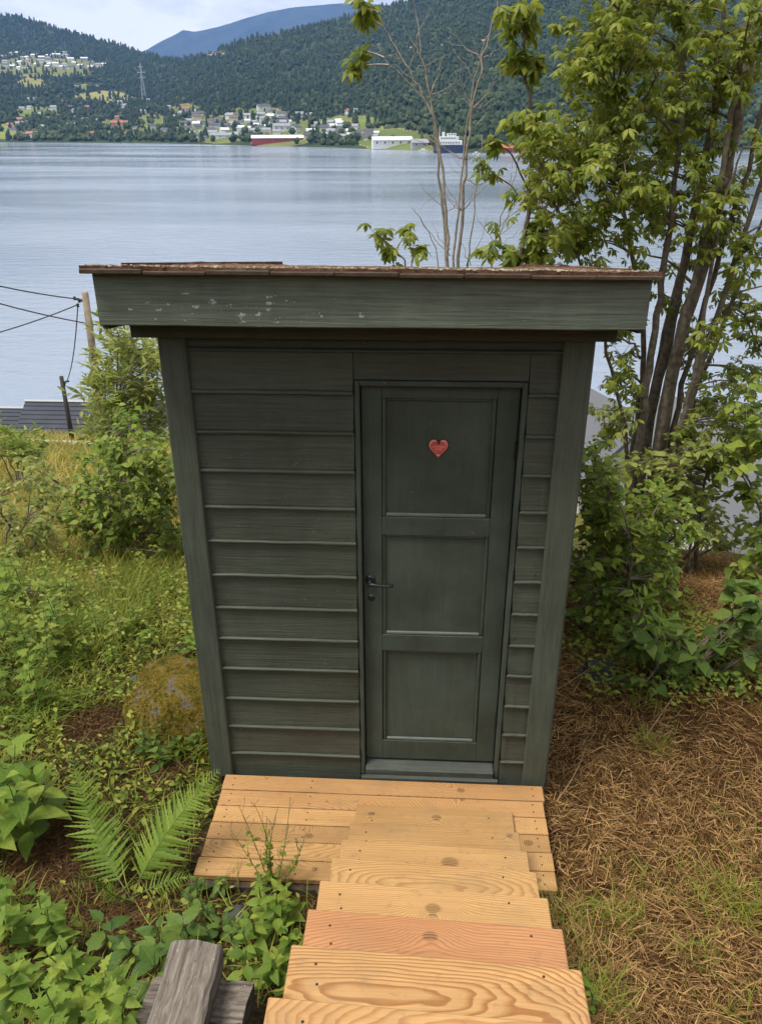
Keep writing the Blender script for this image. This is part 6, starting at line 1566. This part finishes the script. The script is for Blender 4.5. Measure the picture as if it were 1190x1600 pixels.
top_ = P(120, 467, PY)
wire('upper of the two wires running down to the utility pole from the left', P(-260, 370, 20.0), top_, .25)
wire('lower wire passing the utility pole on its way right from the left edge', P(-240, 395, 19.0), P(210, 515, 30.0), .35)
wire('wire rising from the left edge up to the utility pole top', P(-200, 560, 22.0), P(122, 476, PY), .25)
wire('slack wire hanging from the utility pole down to the short dark pole', P(122, 476, PY), P(101, 602, PY2), .5)

# ------------------------------------------------------------------ boathouses on the near shore, left
M['ribroof'] = plain('dark_ribbed_roof', (0.045, 0.050, 0.064), 0.75, 0.0, 0.15, 0.6, 0.25)
def rib_building(label, u0, u1, vr, yr, ye, drop, wall='white'):
    A = P(u0, vr, yr); B = P(u1, vr, yr); x0, x1, zr = A[0], B[0], A[2]
    t = thing('boathouse', label, 'boathouse', (x0, yr, zr - 6))
    o0 = np.array([x0, yr, zr - 6]); L = x1 - x0; dp = yr - ye
    sp = Soup(); box(sp, (0.2, -dp + .4, -3), (L - .2, dp - .4, 6 - drop - .1)); ob('wall', sp.mesh('wall', hmat(wall, WALLS[wall])), t)
    sp = Soup(); sp.add([[0.2, -dp + .4, 6 - drop - .1], [0.2, dp - .4, 6 - drop - .1], [0.2, 0, 5.9], [L - .2, -dp + .4, 6 - drop - .1], [L - .2, dp - .4, 6 - drop - .1], [L - .2, 0, 5.9]], [[0, 2, 1], [3, 4, 5]]); ob('gable', sp.mesh('gable', hmat(wall, WALLS[wall])), t)
    n = 12; nrm = np.array([0, -drop, dp]) / math.hypot(drop, dp)
    for i in range(n):
        for s in (-1, 1):
            f0, f1 = i / n, (i + .995) / n
            p0 = np.array([0, s * dp * f0, 6 - drop * f0]); p1 = np.array([0, s * dp * f1, 6 - drop * f1])
            V = []
            for x in (-.15, L + .15):
                for (p, h_) in ((p0, .00), (p1, .05), (p1, .13), (p0, .06)): V.append([x, p[1], p[2] + h_])
            T = [[0, 1, 5], [0, 5, 4], [1, 2, 6], [1, 6, 5], [2, 3, 7], [2, 7, 6], [3, 0, 4], [3, 4, 7], [0, 3, 2], [0, 2, 1], [4, 5, 6], [4, 6, 7]]
            ob('roof_panel', mesh_from('roof_panel', V, T, M['ribroof']), t)
    sp = Soup(); tube(sp, [(-.2, 0, 6.16), (L + .2, 0, 6.16)], .11, 6); ob('ridge_cap', sp.mesh('ridge_cap', M['galv']), t)
    return t
rib_building('larger boathouse with dark ribbed metal roof by the shore at left', 43, 262, 629, 62.0, 57.0, 3.0)
rib_building('lower boathouse with dark ribbed roof at the very left edge', -120, 39, 638, 63.0, 58.0, 2.6)
# neighbours on the right, below the garden
nb_ = P(1235, 648, 24.0)
t = gable_house('house', 'white neighbouring house with dark tiled roof at the right edge', 'house', (nb_[0], nb_[1], nb_[2] - 6.4), -0.25, 9.0, 7.0, 4.2, 2.2, 'white', 'slate', None, 3)
nb2 = P(935, 628, 38.0)
t = gable_house('house', 'pale house with grey roof seen between outhouse and big tree', 'house', (nb2[0], nb2[1], nb2[2] - 5.6), 0.35 + math.pi / 2, 8.0, 6.0, 3.4, 2.4, 'white', 'slate', None, 3)
nb3 = P(1010, 640, 44.0)
t = gable_house('house', 'cream house behind the trunks of the big tree', 'house', (nb3[0], nb3[1], nb3[2] - 6.0), -0.2, 9.0, 6.5, 3.4, 2.4, 'cream', 'slate', None, 3)
nb4 = P(1150, 760, 15.0)
t = gable_house('shed', 'low shed with pale grey roof just below the dry bank at right', 'shed', (nb4[0] + 1.6, nb4[1], nb4[2] - 3.5), 0.1, 4.4, 4.5, 2.4, 1.2, 'white', 'slate', None, 2)
